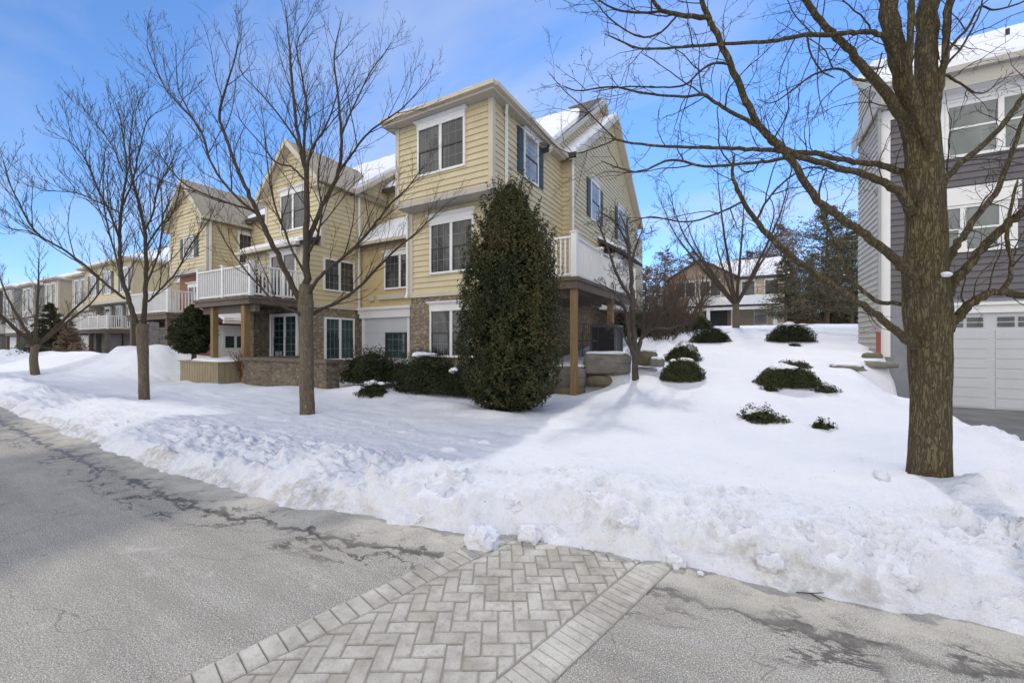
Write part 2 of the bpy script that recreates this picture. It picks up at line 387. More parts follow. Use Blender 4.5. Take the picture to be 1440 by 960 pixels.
def snow_h(x, y):
    x = np.asarray(x, float); y = np.asarray(y, float)
    t = y - edge_n(x, y)
    tb = y - edge(x)
    b = base_h(x, y)
    # drifts on the undisturbed snow
    drift = .055*fbm(x, y, .55, 3, 21)+.020*fbm(x, y*1.6, 2.0, 4, 22) + .008*fbm(x, y, 7, 3, 23) + .012*(1-2*np.abs(fbm(x*.55+.3*y, y*1.5, 2.6, 3, 24)))
    h = b + drift
    # ploughed bank
    amp = np.interp(x, [-60,-20,-9,-5,-3,-1.2,0,1.2,3,10], [.26,.18,.06,.05,.10,.17,.15,.10,.10,.14])*(1+.55*fbm(x, y*0, .8, 3, 31))
    pk = np.interp(x, [-20,-6,-2,1,4], [.95,.85,.6,.62,.7])
    bank = amp*np.exp(-((tb-pk)/np.where(tb < pk, .34, .62))**2)
    chunk_m = sst(.0, .25, t)*(1-sst(1.1, 2.0, tb))
    far_rough = (1-sst(1.6, 3.2, tb))*.5
    c1 = fbm(x, y, 2.6, 3, 41); c2 = 1-2*np.abs(fbm(x, y, 5.0, 4, 42)); c3 = fbm(x, y, 14, 3, 43)
    lump = (.05*c1 + .03*np.maximum(c2-.25, 0)*1.6)*(.45+.55*sst(-5, -1, x)) + .014*c3
    wx = x+.05*fbm(x, y, 9, 2, 91); wy = y+.05*fbm(x, y, 9, 2, 92); patch = sst(-.35, .25, fbm(x, y, 1.1, 3, 44))
    clod = (.35*worley(wx, wy, 3.4, 45, .4)+.7*worley(wx, wy, 7.5, 55, .6)+1.1*worley(wx, wy, 14, 65, .7)+.9*worley(wx, wy, 23, 66, .6))*(.25+.75*patch)
    h = h + bank + lump*np.maximum(chunk_m, far_rough*.35) + clod*chunk_m*(1-sst(.9, 1.7, tb)) + .25*clod*sst(.2,1.3,x)*chunk_m*(1-sst(3.0,5.0,tb))
    # a few crumbs that rolled out on to the smooth snow
    h = h + .5*(worley(wx, wy, 5.5, 75, .10)+worley(wx, wy, 11, 85, .10))*sst(1.3, 1.8, tb)*(1-sst(2.4, 3.6, tb))*(.2+.8*patch)
    # right hand verge: trodden, crusty
    rt = sst(.2, 1.3, x)*(1-sst(3.0, 7.5, y))
    h = h + rt*(.028*fbm(x, y, 4.5, 4, 51)+.012*fbm(x, y, 16, 2, 52))
    # snow thrown up in heaps along the row houses and beside the planter
    def heap(cx, cy, rx, ry, a): return a*np.exp(-((x-cx)/rx)**2-((y-cy)/ry)**2)
    h = h + heap(-20.4,7.4,1.5,1.3,1.12)+heap(-22.8,7.2,1.4,1.2,.95)+heap(-26,7.6,2.4,1.3,.7)+heap(-31,8,2.6,1.4,.75)+heap(-36,7.6,3,1.5,.7)+heap(-44,8,5,1.6,.75)+heap(-56,8,7,1.8,.8)
    h = h + heap(-17.8,8.8,2.2,.9,.62) + heap(-10.6,6.4,1.2,.9,.14) + heap(-13.2,5.7,1.6,.7,.18) + heap(-8.4,7.2,1.0,.6,.12)
    h = h + heap(-8.0,7.05,1.0,.35,.12)+heap(-5.4,6.75,.7,.3,.10)+heap(-4.1,6.3,.8,.25,.09) + heap(1.86,5.02,.26,.22,.20) + heap(1.5,5.25,.9,.7,.085)
    hm = np.exp(-((y-7.4)/1.3)**2)*(x < -16); h = h + hm*(.16*fbm(x, y, 1.1, 4, 95)+.9*.5*worley(wx, wy, 2.4, 96, .5))
    # wells melted round the street trees
    for tx, ty, tr in TREE_WELLS: h = h - .07*np.exp(-((x-tx)**2+(y-ty)**2)/(tr*tr))
    # melt away at the street edge
    k = sst(-.02, .34, t); h = h*k + (-.03)*(1-k)
    h = np.where(t < .02, -.03+ .0*x, h)
    # driveway cleared in front of the grey house
    dn = .16*fbm(x, y, 2.4, 3, 61)+.05*fbm(x, y, 9, 2, 62)
    dm = sst(2.95, 3.30, x+dn)*(1-sst(9.4, 9.8, x))*(1-sst(14.6, 15.2, y))
    ridge = .09*np.exp(-((x+dn-2.85)/.24)**2)*(1-sst(11, 13.5, y))*(1+.8*c2)
    h = (h+ridge)*(1-dm) + (-.4)*dm
    return h
TREE_WELLS = [(-7.4,5.0,.30),(-12.45,4.2,.3),(1.49,5.27,.01),(-25.0,5.0,.3),(-2.35,10.0,.2)]

def spaced(a0, a1, d, lo, hi, g=1.05):
    mid = list(np.arange(a0, a1, d)); l = []; r = []; s = d; p = a0
    while p > lo: s *= g; p -= s; l.append(p)
    s = d; p = mid[-1]
    while p < hi: s *= g; p += s; r.append(p)
    return np.array(l[::-1]+mid+r)
def grid_mesh(xs, ys):
    X, Y = np.meshgrid(xs, ys); nx, ny = len(xs), len(ys)
    i = np.arange(nx*ny).reshape(ny, nx)
    f = np.stack([i[:-1,:-1], i[:-1,1:], i[1:,1:], i[1:,:-1]], -1).reshape(-1, 4)
    return X.ravel(), Y.ravel(), f

gx = spaced(-5.5, 2.6, .022, -420, 420, 1.03); gy = spaced(1.75, 4.5, .021, 1.7, 420, 1.03)
X, Y, f = grid_mesh(gx, gy); Z = snow_h(X, Y)
tb = Y - edge(X)
dirt = np.clip((1-sst(.10, .26, tb))*.95 + (1-sst(.5, 1.6, tb))*.32 + (1-sst(1.6, 3.4, tb))*.12, 0, 1)*(.6+.8*sst(-.3,.4,fbm(X, Y, 1.4, 3, 77)))
dirt = np.maximum(dirt, .6*sst(2.9,3.3,X)*(1-sst(13,14,Y))*sst(5,6,Y)*.5)
snow = mesh_obj('snow', np.stack([X, Y, Z], -1), f, SNOW, smooth=True, attr={'dirt': dirt}, fix=False); tag(snow, kind='structure')

# road
def asphalt():
    m = NM('salted_asphalt'); v = m.coord(); t = m.attr('edge')
    fine = m.noise(v, 130, 3, .75); med = m.noise(v, 7, 6, .65); big = m.noise(m.coord((.35, 1.3, 1)), 1.0, 5, .6, .8)
    tr = m.noise(m.coord((.12, 2.2, 1), rot=(0,0,R_(4))), 1.6, 4, .6)
    c = m.mix(m.mapr(big, .32, .68), (.44,.41,.35), (.64,.60,.52))
    c = m.mix(m.mapr(tr, .5, .68, 0, .75), c, (.30,.295,.275)); c = m.mix(m.mapr(tr, .30, .44, .75, 0), c, (.62,.61,.59))
    c = m.mix(m.mapr(med, .3, .75, 0, .5), c, (.36,.335,.285))
    sk = m.noise(m.coord((.25, 5.5, 1), rot=(0,0,R_(3))), 1.5, 6, .7); c = m.mix(m.mapr(sk, .56, .70, 0, .5), c, (.74,.72,.68))
    sp = m.noise(v, 220, 2, .6); c = m.mix(m.mapr(sp, .40, .58, .9, 0), c, (.12,.115,.105))
    s2 = m.noise(v, 95, 3, .7); c = m.mix(m.mapr(s2, .38, .52, .75, 0), c, (.15,.145,.13))
    c = m.mix(m.mapr(fine, .54, .66, 0, .9), c, (.84,.83,.80))
    # meltwater: dark meandering lines that run a hand's breadth off the snow
    n1 = m.noise(m.coord((.7,1.5,1)), 2.6, 7, .62, .4); ln = m.mapr(m.math('ABSOLUTE', m.math('SUBTRACT', n1, .5)), .010, .028, 1, 0)
    band = m.math('MULTIPLY', m.mapr(t, -.66, -.54), m.mapr(t, -.06, -.16)); gate = m.mapr(m.noise(v, 1.1, 2), .47, .52)
    n2 = m.noise(v, 3.5, 6, .65); wob = m.math('ADD', t, m.math('MULTIPLY', m.math('SUBTRACT', n2, .5), .5))
    l2 = m.mapr(m.math('ABSOLUTE', m.math('ADD', wob, .30)), .014, .042, 1, 0)
    wet = m.math('MAXIMUM', m.math('MULTIPLY', m.math('MULTIPLY', ln, band), gate), m.math('MULTIPLY', l2, m.mapr(m.noise(v, 1.1, 3), .36, .46)))
    c = m.mix(m.math('MULTIPLY', wet, .95), c, (.055,.051,.045))
    pt = m.noise(m.coord((1,1,1)), 1.7, 6, .7, .5); c = m.mix(m.mapr(pt, .52, .62, 0, .40), c, (.29,.27,.23)); c = m.mix(m.mapr(pt, .40, .30, 0, .45), c, (.64,.625,.58))
    # frosty, gritty crust right at the snow
    cr = m.math('MULTIPLY', m.mapr(t, -.34, -.12), m.mapr(n2, .40, .58)); c = m.mix(m.math('MULTIPLY', cr, .6), c, (.58,.55,.47))
    n4 = m.noise(v, .55, 5, .55, 1.2); hl = m.mapr(m.math('ABSOLUTE', m.math('SUBTRACT', n4, .52)), .0008, .0028, 1, 0)
    c = m.mix(m.math('MULTIPLY', hl, .45), c, (.12,.105,.08))
    m.col(c).rough(m.mapr(wet, 0, 1, .85, .4)).spec(.3)
    m.bump(m.mix(.5, m.noise(v, 75, 4, .7), med), .7, .014); return m.m
ASPH = asphalt()
rx = spaced(-8, 4, .2, -420, 420, 1.15); ry = np.array(list(np.arange(-9, 0, 1.0))+list(np.arange(0, 3.61, .15)))
X, Y, f = grid_mesh(rx, ry)
road = mesh_obj('road', np.stack([X, Y, X*0], -1), f, ASPH, attr={'edge': Y-edge(X)}, fix=False); tag(road, kind='structure')
far = MB(); far.face([(-420,-400,-.02),(420,-400,-.02),(420,-9,-.02),(-420,-9,-.02)]); tag(part('snow_field', far, SNOWC), kind='structure')
dv = MB(); dv.prism([(3.2,3.4,-.02),(9.6,3.4,-.02),(9.6,14.3,-.11),(3.2,14.3,-.11)], (0,0,-.2))
def drive_mat():
    m = NM('driveway_asphalt'); v = m.coord(); n = m.noise(v, 1.4, 5, .6); fi = m.noise(v, 120, 3, .7)
    c = m.mix(m.mapr(n, .35, .65), (.13,.13,.13), (.24,.24,.235)); c = m.mix(m.mapr(fi, .45, .7, 0, .5), c, (.34,.34,.33))
    m.col(c).rough(.7).bump(fi, .3, .01); return m.m
tag(part('driveway', dv, drive_mat()), kind='structure')

# crosswalk of concrete pavers: a herringbone field between two soldier courses
def clip(poly, a, b, c):      # keep a*x+b*y<=c
    out = []
    for i in range(len(poly)):
        p, q = poly[i], poly[(i+1) % len(poly)]; dp = a*p[0]+b*p[1]-c; dq = a*q[0]+b*q[1]-c
        if dp <= 0: out.append(p)
        if (dp < 0 < dq) or (dq < 0 < dp):
            k = dp/(dp-dq); out.append((p[0]+(q[0]-p[0])*k, p[1]+(q[1]-p[1])*k))
    return out
def crosswalk():
    rnd = random.Random(4)
    ax = Vector((math.sin(R_(14.3)), math.cos(R_(14.3)))); pr = Vector((ax.y, -ax.x))    # along, across
    c0, c1 = -2.337, -1.125; bw = .19
    a45 = (math.cos(R_(45)), math.sin(R_(45)))
    V = []; Fc = []; T = []
    def brick(poly, tint):    # poly in (across, along)
        if len(poly) < 3: return
        ar = abs(sum(poly[i][0]*poly[(i+1)%len(poly)][1]-poly[(i+1)%len(poly)][0]*poly[i][1] for i in range(len(poly))))/2
        if ar < .0009: return
        cx = sum(p[0] for p in poly)/len(poly); cy = sum(p[1] for p in poly)/len(poly)
        g = .0045; ch = .006; rings = []
        hz = rnd.uniform(-.0015, .0015)
        tx, ty = rnd.uniform(-.012,.012), rnd.uniform(-.012,.012)
        for ins, z in ((g, -.012), (g, .004), (g+ch, .010)):
            ring = []
            for p in poly:
                dx, dy = p[0]-cx, p[1]-cy; L = math.hypot(dx, dy); k = max(.2, 1-ins*1.35/L)
                u, w = cx+dx*k, cy+dy*k; P = pr*u + ax*w
                ring.append((P.x, P.y, z+hz+tx*dx+ty*dy))
            rings.append(ring)
        o = len(V); n = len(poly)
        for r in rings: V.extend(r)
        T.extend([tint]*(3*n))
        for r in range(2):
            for i in range(n): j = (i+1) % n; Fc.append((o+r*n+i, o+r*n+j, o+(r+1)*n+j, o+(r+1)*n+i))
        Fc.append(tuple(range(o+2*n, o+3*n)))
    L, Wd = .166, .083
    for a in range(-70, 90):
        for b in range(-70, 90):
            r = (a-b) % 4
            if r == 0: q = [(a,b),(a+2,b),(a+2,b+1),(a,b+1)]
            elif r == 3: q = [(a,b),(a+1,b),(a+1,b+2),(a,b+2)]
            else: continue
            q = [(x*Wd, y*Wd) for x, y in q]
            q = [(x*a45[0]-y*a45[1]-1.7, x*a45[1]+y*a45[0]+.6) for x, y in q]
            q = clip(q, -1, 0, -(c0+bw)); q = clip(q, 1, 0, c1-bw) if len(q) > 2 else q
            if len(q) < 3 or max(p[1] for p in q) < -1.6 or min(p[1] for p in q) > 3.4: continue
            brick(q, rnd.random())
    for s0, s1, w_ in ((c0, c0+bw, .088), (c1-bw, c1, .058)):
        y = -1.6
        while y < 3.4:
            brick([(s0,y),(s1,y),(s1,y+w_),(s0,y+w_)], rnd.random()); y += w_
    m = NM('concrete_paver'); t = m.attr('tint'); v = m.coord()
    n = m.noise(v, 9, 6, .65); fi = m.noise(v, 110, 3, .7); bl = m.noise(v, 2.0, 4)
    c = m.ramp(t, [(0,(.36,.335,.28)),(.35,(.43,.41,.36)),(.7,(.49,.47,.42)),(1,(.39,.365,.305))])
    c = m.mix(m.mapr(n, .42, .72, 0, .8), c, (.22,.20,.165)); c = m.mix(m.mapr(bl, .42, .66, 0, .7), c, (.64,.62,.57)); c = m.mix(m.mapr(fi, .5, .75, 0, .5), c, (.22,.205,.18))
    st = m.noise(v, 26, 5, .7); c = m.mix(m.mapr(st, .54, .68, 0, .55), c, (.24,.215,.175))
    m.col(c).rough(.9).bump(m.mix(.5, st, fi), .6, .008)
    o = mesh_obj('crosswalk', np.array(V), Fc, m.m, attr={'tint': T}); tag(o, kind='structure')
    bed = MB(); e = .004
    P = [pr*c0+ax*-1.6, pr*c1+ax*-1.6, pr*c1+ax*3.4, pr*c0+ax*3.4]
    bed.face([(p.x, p.y, .003) for p in P])
    jm = NM('joint_sand'); jm.col(jm.mix(jm.noise(jm.coord(), 40, 4), (.20,.18,.145), (.36,.335,.285))).rough(.95)
    tag(part('crosswalk_bed', bed, jm.m), kind='structure')
crosswalk()
# ------------------------------------------------------------------ buildings
FR = (Vector((1,0,0)), Vector((0,-1,0)))      # facade facing the street: along, outwards
SI = (Vector((0,1,0)), Vector((1,0,0)))       # side wall facing +X
def wp(o, fr, a, z, c):
    u, n = fr; p = Vector(o)+u*a+n*c; return (p.x, p.y, z)
def wbox(mb, o, fr, a0, a1, z0, z1, c0, c1):
    A = wp(o, fr, a0, z0, c0); B = wp(o, fr, a1, z1, c1); mb.box(A[0], B[0], A[1], B[1], z0, z1)
def clipz(poly, z, keep_above):
    s = -1 if keep_above else 1
    return clip(poly, 0, s, s*z)
def siding(mb, o, fr, poly, course=.175):
    """lapped boards: every course leans out to its lower edge. o sits on the wall plane at a=0; poly is (a, z), convex"""
    zs = [p[1] for p in poly]; z = min(zs)
    while z < max(zs)-1e-4:
        z1 = min(z+course, max(zs)); q = clipz(poly, z, True); q = clipz(q, z1, False) if len(q) > 2 else q
        if len(q) > 2:
            mb.face([wp(o, fr, a, b, .036-.029*(b-z)/course) for a, b in q])
            lo = [a for a, b in q if abs(b-z) < 1e-4]
            if len(lo) >= 2: mb.face([wp(o, fr, min(lo), z, .004), wp(o, fr, max(lo), z, .004), wp(o, fr, max(lo), z, .036), wp(o, fr, min(lo), z, .036)])
        z += course
def flat_face(mb, o, fr, poly, c=.004): mb.face([wp(o, fr, a, z, c) for a, z in poly])

def window(h, o, fr, a0, a1, z0, z1, n=2, header=.28, gl=None, shut=0, grid=(3,2), name='window', mid=True, trim=None):
    """framed window standing on a wall: frame > glass, grid; optional shutters beside it"""
    f = MB(); t = .065; c1 = .075
    wbox(f, o, fr, a0-t, a0, z0-t, z1, .0, c1); wbox(f, o, fr, a1, a1+t, z0-t, z1, .0, c1)
    wbox(f, o, fr, a0, a1, z0-t, z0, .0, c1-.004)
    if header:
        wbox(f, o, fr, a0-t-.002, a1+t+.002, z1, z1+header*.74, .0, c1+.012)
        wbox(f, o, fr, a0-t-.05, a1+t+.05, z1+header*.74, z1+header*.86, .0, c1+.045)
        wbox(f, o, fr, a0-t-.08, a1+t+.08, z1+header*.86, z1+header, .0, c1+.085)
    else: wbox(f, o, fr, a0-t, a1+t, z1, z1+t, .0, c1-.002)
    w = (a1-a0)/n; mu = .05
    for i in range(1, n): wbox(f, o, fr, a0+i*w-mu, a0+i*w+mu, z0, z1, .0, c1-.008)
    fo = part(name, f, trim or WHITE, h)
    g = MB(); gr = MB(); ra = MB()
    for i in range(n):
        b0 = a0+i*w+(mu if i else 0); b1 = a0+(i+1)*w-(mu if i < n-1 else 0)
        g.face([wp(o, fr, b0, z0, .040), wp(o, fr, b1, z0, .040), wp(o, fr, b1, z1, .040), wp(o, fr, b0, z1, .040)])
        zm = (z0+z1)/2
        if mid:
            wbox(ra, o, fr, b0, b1, zm-.022, zm+.022, .0405, .062)
            for e in (b0, b1-.022): wbox(ra, o, fr, e, e+.022, z0, zm-.022, .0405, .056)
        if grid:
            for k in range(1, grid[0]): x = b0+(b1-b0)*k/grid[0]; wbox(gr, o, fr, x-.008, x+.008, z0, z1, .0405, .046)
            for half in ((z0, zm), (zm, z1)):
                for k in range(1, grid[1]): zz_ = half[0]+(half[1]-half[0])*k/grid[1]; wbox(gr, o, fr, b0, b1, zz_-.008, zz_+.008, .0405, .045)
    part('glass', g, gl or GLASS, fo, fix=False)
    if ra.v: part('sash', ra, DARK if gl is not GLASSB else WHITE, fo)
    if gr.v: part('grid', gr, GRID, fo)
    if shut:
        for s0, s1 in ((a0-t-.03-shut, a0-t-.03), (a1+t+.03, a1+t+.03+shut)):
            s = MB(); wbox(s, o, fr, s0, s1, z0-.03, z1+.03, .0, .055)
            for zc0, zc1 in ((z0+.05, (z0+z1)/2-.05), ((z0+z1)/2+.05, z1-.05)):
                wbox(s, o, fr, s0+.05, s1-.05, zc0, zc1, .055, .066)
            part('shutter', s, SHUT, h)
    return fo

def roof_slab(h, polys, th=.16, snow_in=.05, snow_th=.13, seed=0, snowy=True, name='roof', mat=None):
    mb = MB(); sn = MB(); rnd = random.Random(seed)
    for poly in polys:
        mb.prism(poly, (0,0,-th))
        if snowy:
            ctr = sum((Vector(p) for p in poly), Vector())/len(poly); q = []
            for i in range(len(poly)):
                a = Vector(poly[i]); b = Vector(poly[(i+1)%len(poly)]); n = max(2, int((b-a).length/.35))
                for k in range(n):
                    p = a.lerp(b, k/n); d = (ctr-p); d = d.normalized()*min(d.length*.5, snow_in+rnd.random()*.10); p = p+d; q.append((p.x, p.y, p.z+.004))
            nq = len(q); o = len(sn.v); th_ = [snow_th*(.75+.5*rnd.random()) for _ in q]
            top = []
            for i, p in enumerate(q):
                d = (ctr-Vector(p)); d = d.normalized()*min(.05, d.length*.3); top.append((p[0]+d.x, p[1]+d.y, p[2]+d.z+th_[i]))
            sn.v += q+top; sn.f.append(tuple(range(o+nq, o+2*nq)))
            for i in range(nq): j = (i+1)%nq; sn.f.append((o+i, o+j, o+nq+j, o+nq+i))
    r = part(name, mb, mat or SHING, h)
    if snowy: part('snow_cover', sn, SNOWC, r)
    return r
def gutter(h, a, b, r=.065, mat=None):
    m = MB(); m.bar(a, b, r*2, r*1.7); return part('gutter', m, mat or CREAM, h)
def downspout(h, pts, mat=None):
    m = MB()
    for p, q in zip(pts[:-1], pts[1:]): m.bar(p, q, .075, .06)
    return part('downspout', m, mat or WHITE, h)

def deck(h, x0, x1, y0, y1, zt, posts, wood_p, rail_sides='fr', rail_h=1.0, joists=True, fascia=.26, white_floor=False, ground=.1, balu=.115, heavy_corner=False, fmat=None):
    d = MB(); d.box(x0, x1, y0, y1, zt-.04, zt)
    pl = part('deck', d, fmat or WOODG, h)
    f = MB(); f.box(x0-.04, x1+.04, y0-.045, y0-.002, zt-fascia, zt-.006); f.box(x1+.002, x1+.045, y0-.002, y1, zt-fascia, zt-.006); f.box(x0-.045, x0-.002, y0-.002, y1, zt-fascia, zt-.006)
    f.box(x0-.07, x1+.07, y0-.085, y0-.047, zt-.075, zt+.012); f.box(x1+.047, x1+.085, y0-.047, y1, zt-.075, zt+.012)
    part('fascia', f, fmat or WOODG, pl)
    if joists:
        j = MB(); x = x0+.3
        while x < x1-.05: j.box(x-.02, x+.02, y0+.02, y1-.02, zt-.24, zt-.042); x += .4
        j.box(x0+.05, x1-.05, y0+.18, y0+.32, zt-.47, zt-.242); part('joist', j, WOODG, pl)
    for (px_, py_, w_) in posts:
        p = MB(); p.box(px_-w_/2, px_+w_/2, py_-w_/2, py_+w_/2, ground, zt-fascia+.0 if not joists else zt-.26); part('post', p, wood_p, pl)
    r = MB(); z0, z1 = zt+.09, zt+rail_h
    runs = []; done = set()
    if 'f' in rail_sides: runs.append(((x0+.05, y0+.05), (x1-.05, y0+.05)))
    if 'r' in rail_sides: runs.append(((x1-.05, y0+.05), (x1-.05, y1)))
    if 'l' in rail_sides: runs.append(((x0+.05, y0+.05), (x0+.05, y1)))
    pw = .07 if heavy_corner else .055
    for a, b in runs:
        A = Vector((*a, 0)); B = Vector((*b, 0)); L = (B-A).length; t = (B-A)/L
        r.bar((*a, z1-.02), (*b, z1-.02), .09, .05); r.bar((*a, z0), (*b, z0), .05, .06)
        k = int(L/balu)
        for i in range(1, k): p = A+t*(i*L/k); r.box(p.x-.018, p.x+.018, p.y-.018, p.y+.018, z0+.03, z1-.045)
        m = max(1, int(round(L/1.9)))
        for i in range(m+1):
            p = A+t*(i*L/m)
            if (round(p.x,2), round(p.y,2)) in done: continue
            done.add((round(p.x,2), round(p.y,2))); r.box(p.x-pw, p.x+pw, p.y-pw, p.y+pw, zt+.003, z1+.08); r.box(p.x-pw-.02, p.x+pw+.02, p.y-pw-.02, p.y+pw+.02, z1+.08, z1+.11)
    part('railing', r, WHITE, pl)
    return pl

def row_house(name, label, xr, bw, width, Y2, Y3, Yr, Yb, zg, z1, z2, z3, ridY, ridZ, top='gable', wall=None, base=None, mid=None, back=28., rec_top=5.4, seed=0, group=None, rec=None, soffit_h=.16, gable_peak=None, course=.175):
    wall = wall or YELLOW; base = base or STONE; midm = mid or wall; rec = rec or STUCCO
    h = thing(name, label, 'house', (xr-width/2, 15, zg), group)
    xl = xr-bw; xw = xr-width
    # --- ground floor
    m = MB(); m.box(xl, xr, Y2, 13, zg-.6, z1); m.box(xw, xl, Yr, 13.01, zg-.6, z1-.25); m.box(xw, xr, 13.02, back, zg-.6, z1); part('base_wall', m, base, h)
    # --- second floor
    m = MB(); m.box(xl+.01, xr-.01, Y2+.01, 13, z1, z2)
    if midm in (BRICK, STONEG, STONE, STUCCO): m.box(xl, xr, Y2, 13, z1, z2)
    else:
        siding(m, (0, Y2, 0), FR, [(xl, z1), (xr, z1), (xr, z2), (xl, z2)], course); siding(m, (xr, 0, 0), SI, [(Y2, z1), (back, z1), (back, z2), (Y2, z2)], course)
    part('second_floor_wall', m, midm, h)
    # --- third floor and main body
    m = MB(); m.box(xl+.01, xr-.01, Y3+.01, 13, z2, z3); m.box(xw, xr-.012, Yb, back, z1, z3)
    siding(m, (0, Y3, 0), FR, [(xl, z2), (xr, z2), (xr, z3), (xl, z3)], course)
    siding(m, (xr, 0, 0), SI, [(Y3, z2), (back, z2), (back, z3), (Y3, z3)], course)
    s = (ridZ-z3)/(ridY-Yb); yb2 = 2*ridY-Yb
    siding(m, (xr-.002, 0, 0), SI, [(Yb, z3), (yb2, z3), (ridY, ridZ-.12)], course)
    m.prism([(xr-.03, Yb, z3), (xr-.03, yb2, z3), (xr-.03, ridY, ridZ-.12)], (-.1,0,0)); m.prism([(xw+.03, Yb, z3), (xw+.03, yb2, z3), (xw+.03, ridY, ridZ-.12)], (.1,0,0))
    siding(m, (0, Yb, 0), FR, [(xw, rec_top), (xl, rec_top), (xl, z3), (xw, z3)], course)
    gp = gable_peak
    if top == 'gable':
        siding(m, (0, Y3, 0), FR, [(xl, z3), (xr, z3), ((xl+xr)/2, gp-.1)], course); m.prism([(xl, Y3+.02, z3), (xr, Y3+.02, z3), ((xl+xr)/2, Y3+.02, gp-.1)], (0,.1,0))
    part('wall', m, wall, h)
    m = MB(); m.box(xw, xl, Yr, Yb+.02, z1-.25, rec_top+.3); part('recessed_wall', m, rec, h)
    # --- corner boards, band boards
    m = MB(); cb = .1
    for (za, zb, Yf) in ((z2, z3, Y3),) + (((z1, z2, Y2),) if midm is wall else ()):
        wbox(m, (0, Yf, 0), FR, xr-cb, xr+.048, za, zb, .0, .048); wbox(m, (xr, 0, 0), SI, Yf+.001, Yf+cb, za, zb, .0, .047)
        wbox(m, (0, Yf, 0), FR, xl-.048, xl+cb, za, zb, .0, .049)
    if midm is wall: wbox(m, (0, Y2, 0), FR, xl-.02, xr+.05, z1-.12, z1+.0, .0, .052); wbox(m, (xr, 0, 0), SI, Y2+.001, 13, z1-.12, z1, .0, .051)
    part('corner_trim', m, CREAM, h)
    # --- overhang soffit under the third floor / skirt roof over the second floor
    if Y3 < Y2-.05:
        m = MB(); m.box(xl-.03, xr+.03, Y3-.035, Y2-.03, z2-.05, z2-.004); m.box(xl-.03, xr+.03, Y3-.05, Y3-.036, z2-.06, z2+.09); part('overhang_soffit', m, SOFFIT, h)
    elif Y3 > Y2+.05:
        e = Y2-.28; k = (z2+.42); roof_slab(h, [[(xl-.2, e, z2-.02), (xr+.22, e, z2-.02), (xr+.02, Y3+.0, k), (xl, Y3, k)]], .12, seed=seed+3, name='skirt_roof')
        gutter(h, (xl-.2, e-.05, z2-.09), (xr+.22, e-.05, z2-.09))
    # --- recess roof
    ze = rec_top-.04
    roof_slab(h, [[(xw+.02, Yr-.32, ze), (xl-.01, Yr-.32, ze), (xl-.01, Yb, ze+.75*(Yb-Yr+.32)), (xw+.02, Yb, ze+.75*(Yb-Yr+.32))]], .14, seed=seed+5, name='recess_roof'); gutter(h, (xw+.02, Yr-.38, ze-.06), (xl-.02, Yr-.38, ze-.06))
    # --- main roof
    ov = .3; e0 = Yb-ov; ze = z3-s*ov+.12; x0, x1 = xw+.02, xr+.26
    roof_slab(h, [[(x0, e0, ze), (x1, e0, ze), (x1, ridY, ridZ), (x0, ridY, ridZ)], [(x0, ridY, ridZ), (x1, ridY, ridZ), (x1, 2*ridY-e0, ze), (x0, 2*ridY-e0, ze)]], .16, seed=seed, name='main_roof', snow_in=.12)
    m = MB()
    for sg, yy in ((1, e0), (-1, 2*ridY-e0)):
        m.prism([(x1+.004, yy, ze-.17), (x1+.004, ridY, ridZ-.17), (x1+.004, ridY, ridZ+.03), (x1+.004, yy, ze+.03)], (.03,0,0))
        m.prism([(xr+.03, yy, ze-.19), (xr+.03, ridY, ridZ-.19), (x1+.03, ridY, ridZ-.19), (x1+.03, yy, ze-.19)], (0,0,.018))
    part('rake_board', m, CREAM, h)
    # --- roof of the projecting block
    if top == 'hip':
        a, b, e = xl-.25, xr+.25, Y3-.35; zt = z3+soffit_h; mxx = (a+b)/2; rz = zt+.45*(b-a)/2; ye = e+(b-a)/2; yend = Yb+1.5
        m = MB(); m.box(a, b, e, yend-.4, z3+.002, z3+.03); part('soffit', m, SOFFIT, h)
        m = MB(); m.box(a-.03, b+.03, e-.032, e-.002, z3-.012, zt); m.box(b+.002, b+.032, e-.002, yend-.4, z3-.012, zt-.002); m.box(a-.032, a-.002, e-.002, yend-.4, z3-.012, zt-.002); part('fascia_board', m, CREAM, h)
        roof_slab(h, [[(a, e, zt), (b, e, zt), (mxx, ye, rz)], [(b, e, zt), (b, yend, zt), (mxx, yend, rz), (mxx, ye, rz)], [(a, yend, zt), (a, e, zt), (mxx, ye, rz), (mxx, yend, rz)]], .02, seed=seed+1, name='hip_roof')
        gutter(h, (a-.03, e-.09, zt-.055), (b+.1, e-.09, zt-.055)); gutter(h, (b+.09, e-.02, zt-.058), (b+.09, yend-.4, zt-.058))
    else:
        mxx = (xl+xr)/2; sl_ = (gp-z3)/(bw/2); o_ = .22; a, b = xl-o_, xr+o_; e = Y3-.3; za = z3-sl_*o_+.1; pk = gp+.1; yend = Yb+1.6
        roof_slab(h, [[(a, e, za), (mxx, e, pk), (mxx, yend, pk), (a, yend, za)], [(mxx, e, pk), (b, e, za), (b, yend, za), (mxx, yend, pk)]], .14, seed=seed+1, name='gable_roof', snowy=False, mat=TANSH)
        m = MB()
        for A, B in (((a, za), (mxx, pk)), ((mxx, pk), (b, za))):
            m.prism([(A[0], e-.004, A[1]-.2), (B[0], e-.004, B[1]-.2), (B[0], e-.004, B[1]+.02), (A[0], e-.004, A[1]+.02)], (0,-.03,0))
            m.prism([(A[0], e-.03, A[1]-.215), (B[0], e-.03, B[1]-.215), (B[0], Y3-.03, B[1]-.215), (A[0], Y3-.03, A[1]-.215)], (0,0,.016))
        m.box(a-.02, xl+.35, e-.02, Y3-.03, za-.27, za-.222); m.box(xr-.35, b+.02, e-.02, Y3-.03, za-.27, za-.222)
        part('gable_trim', m, CREAM, h)
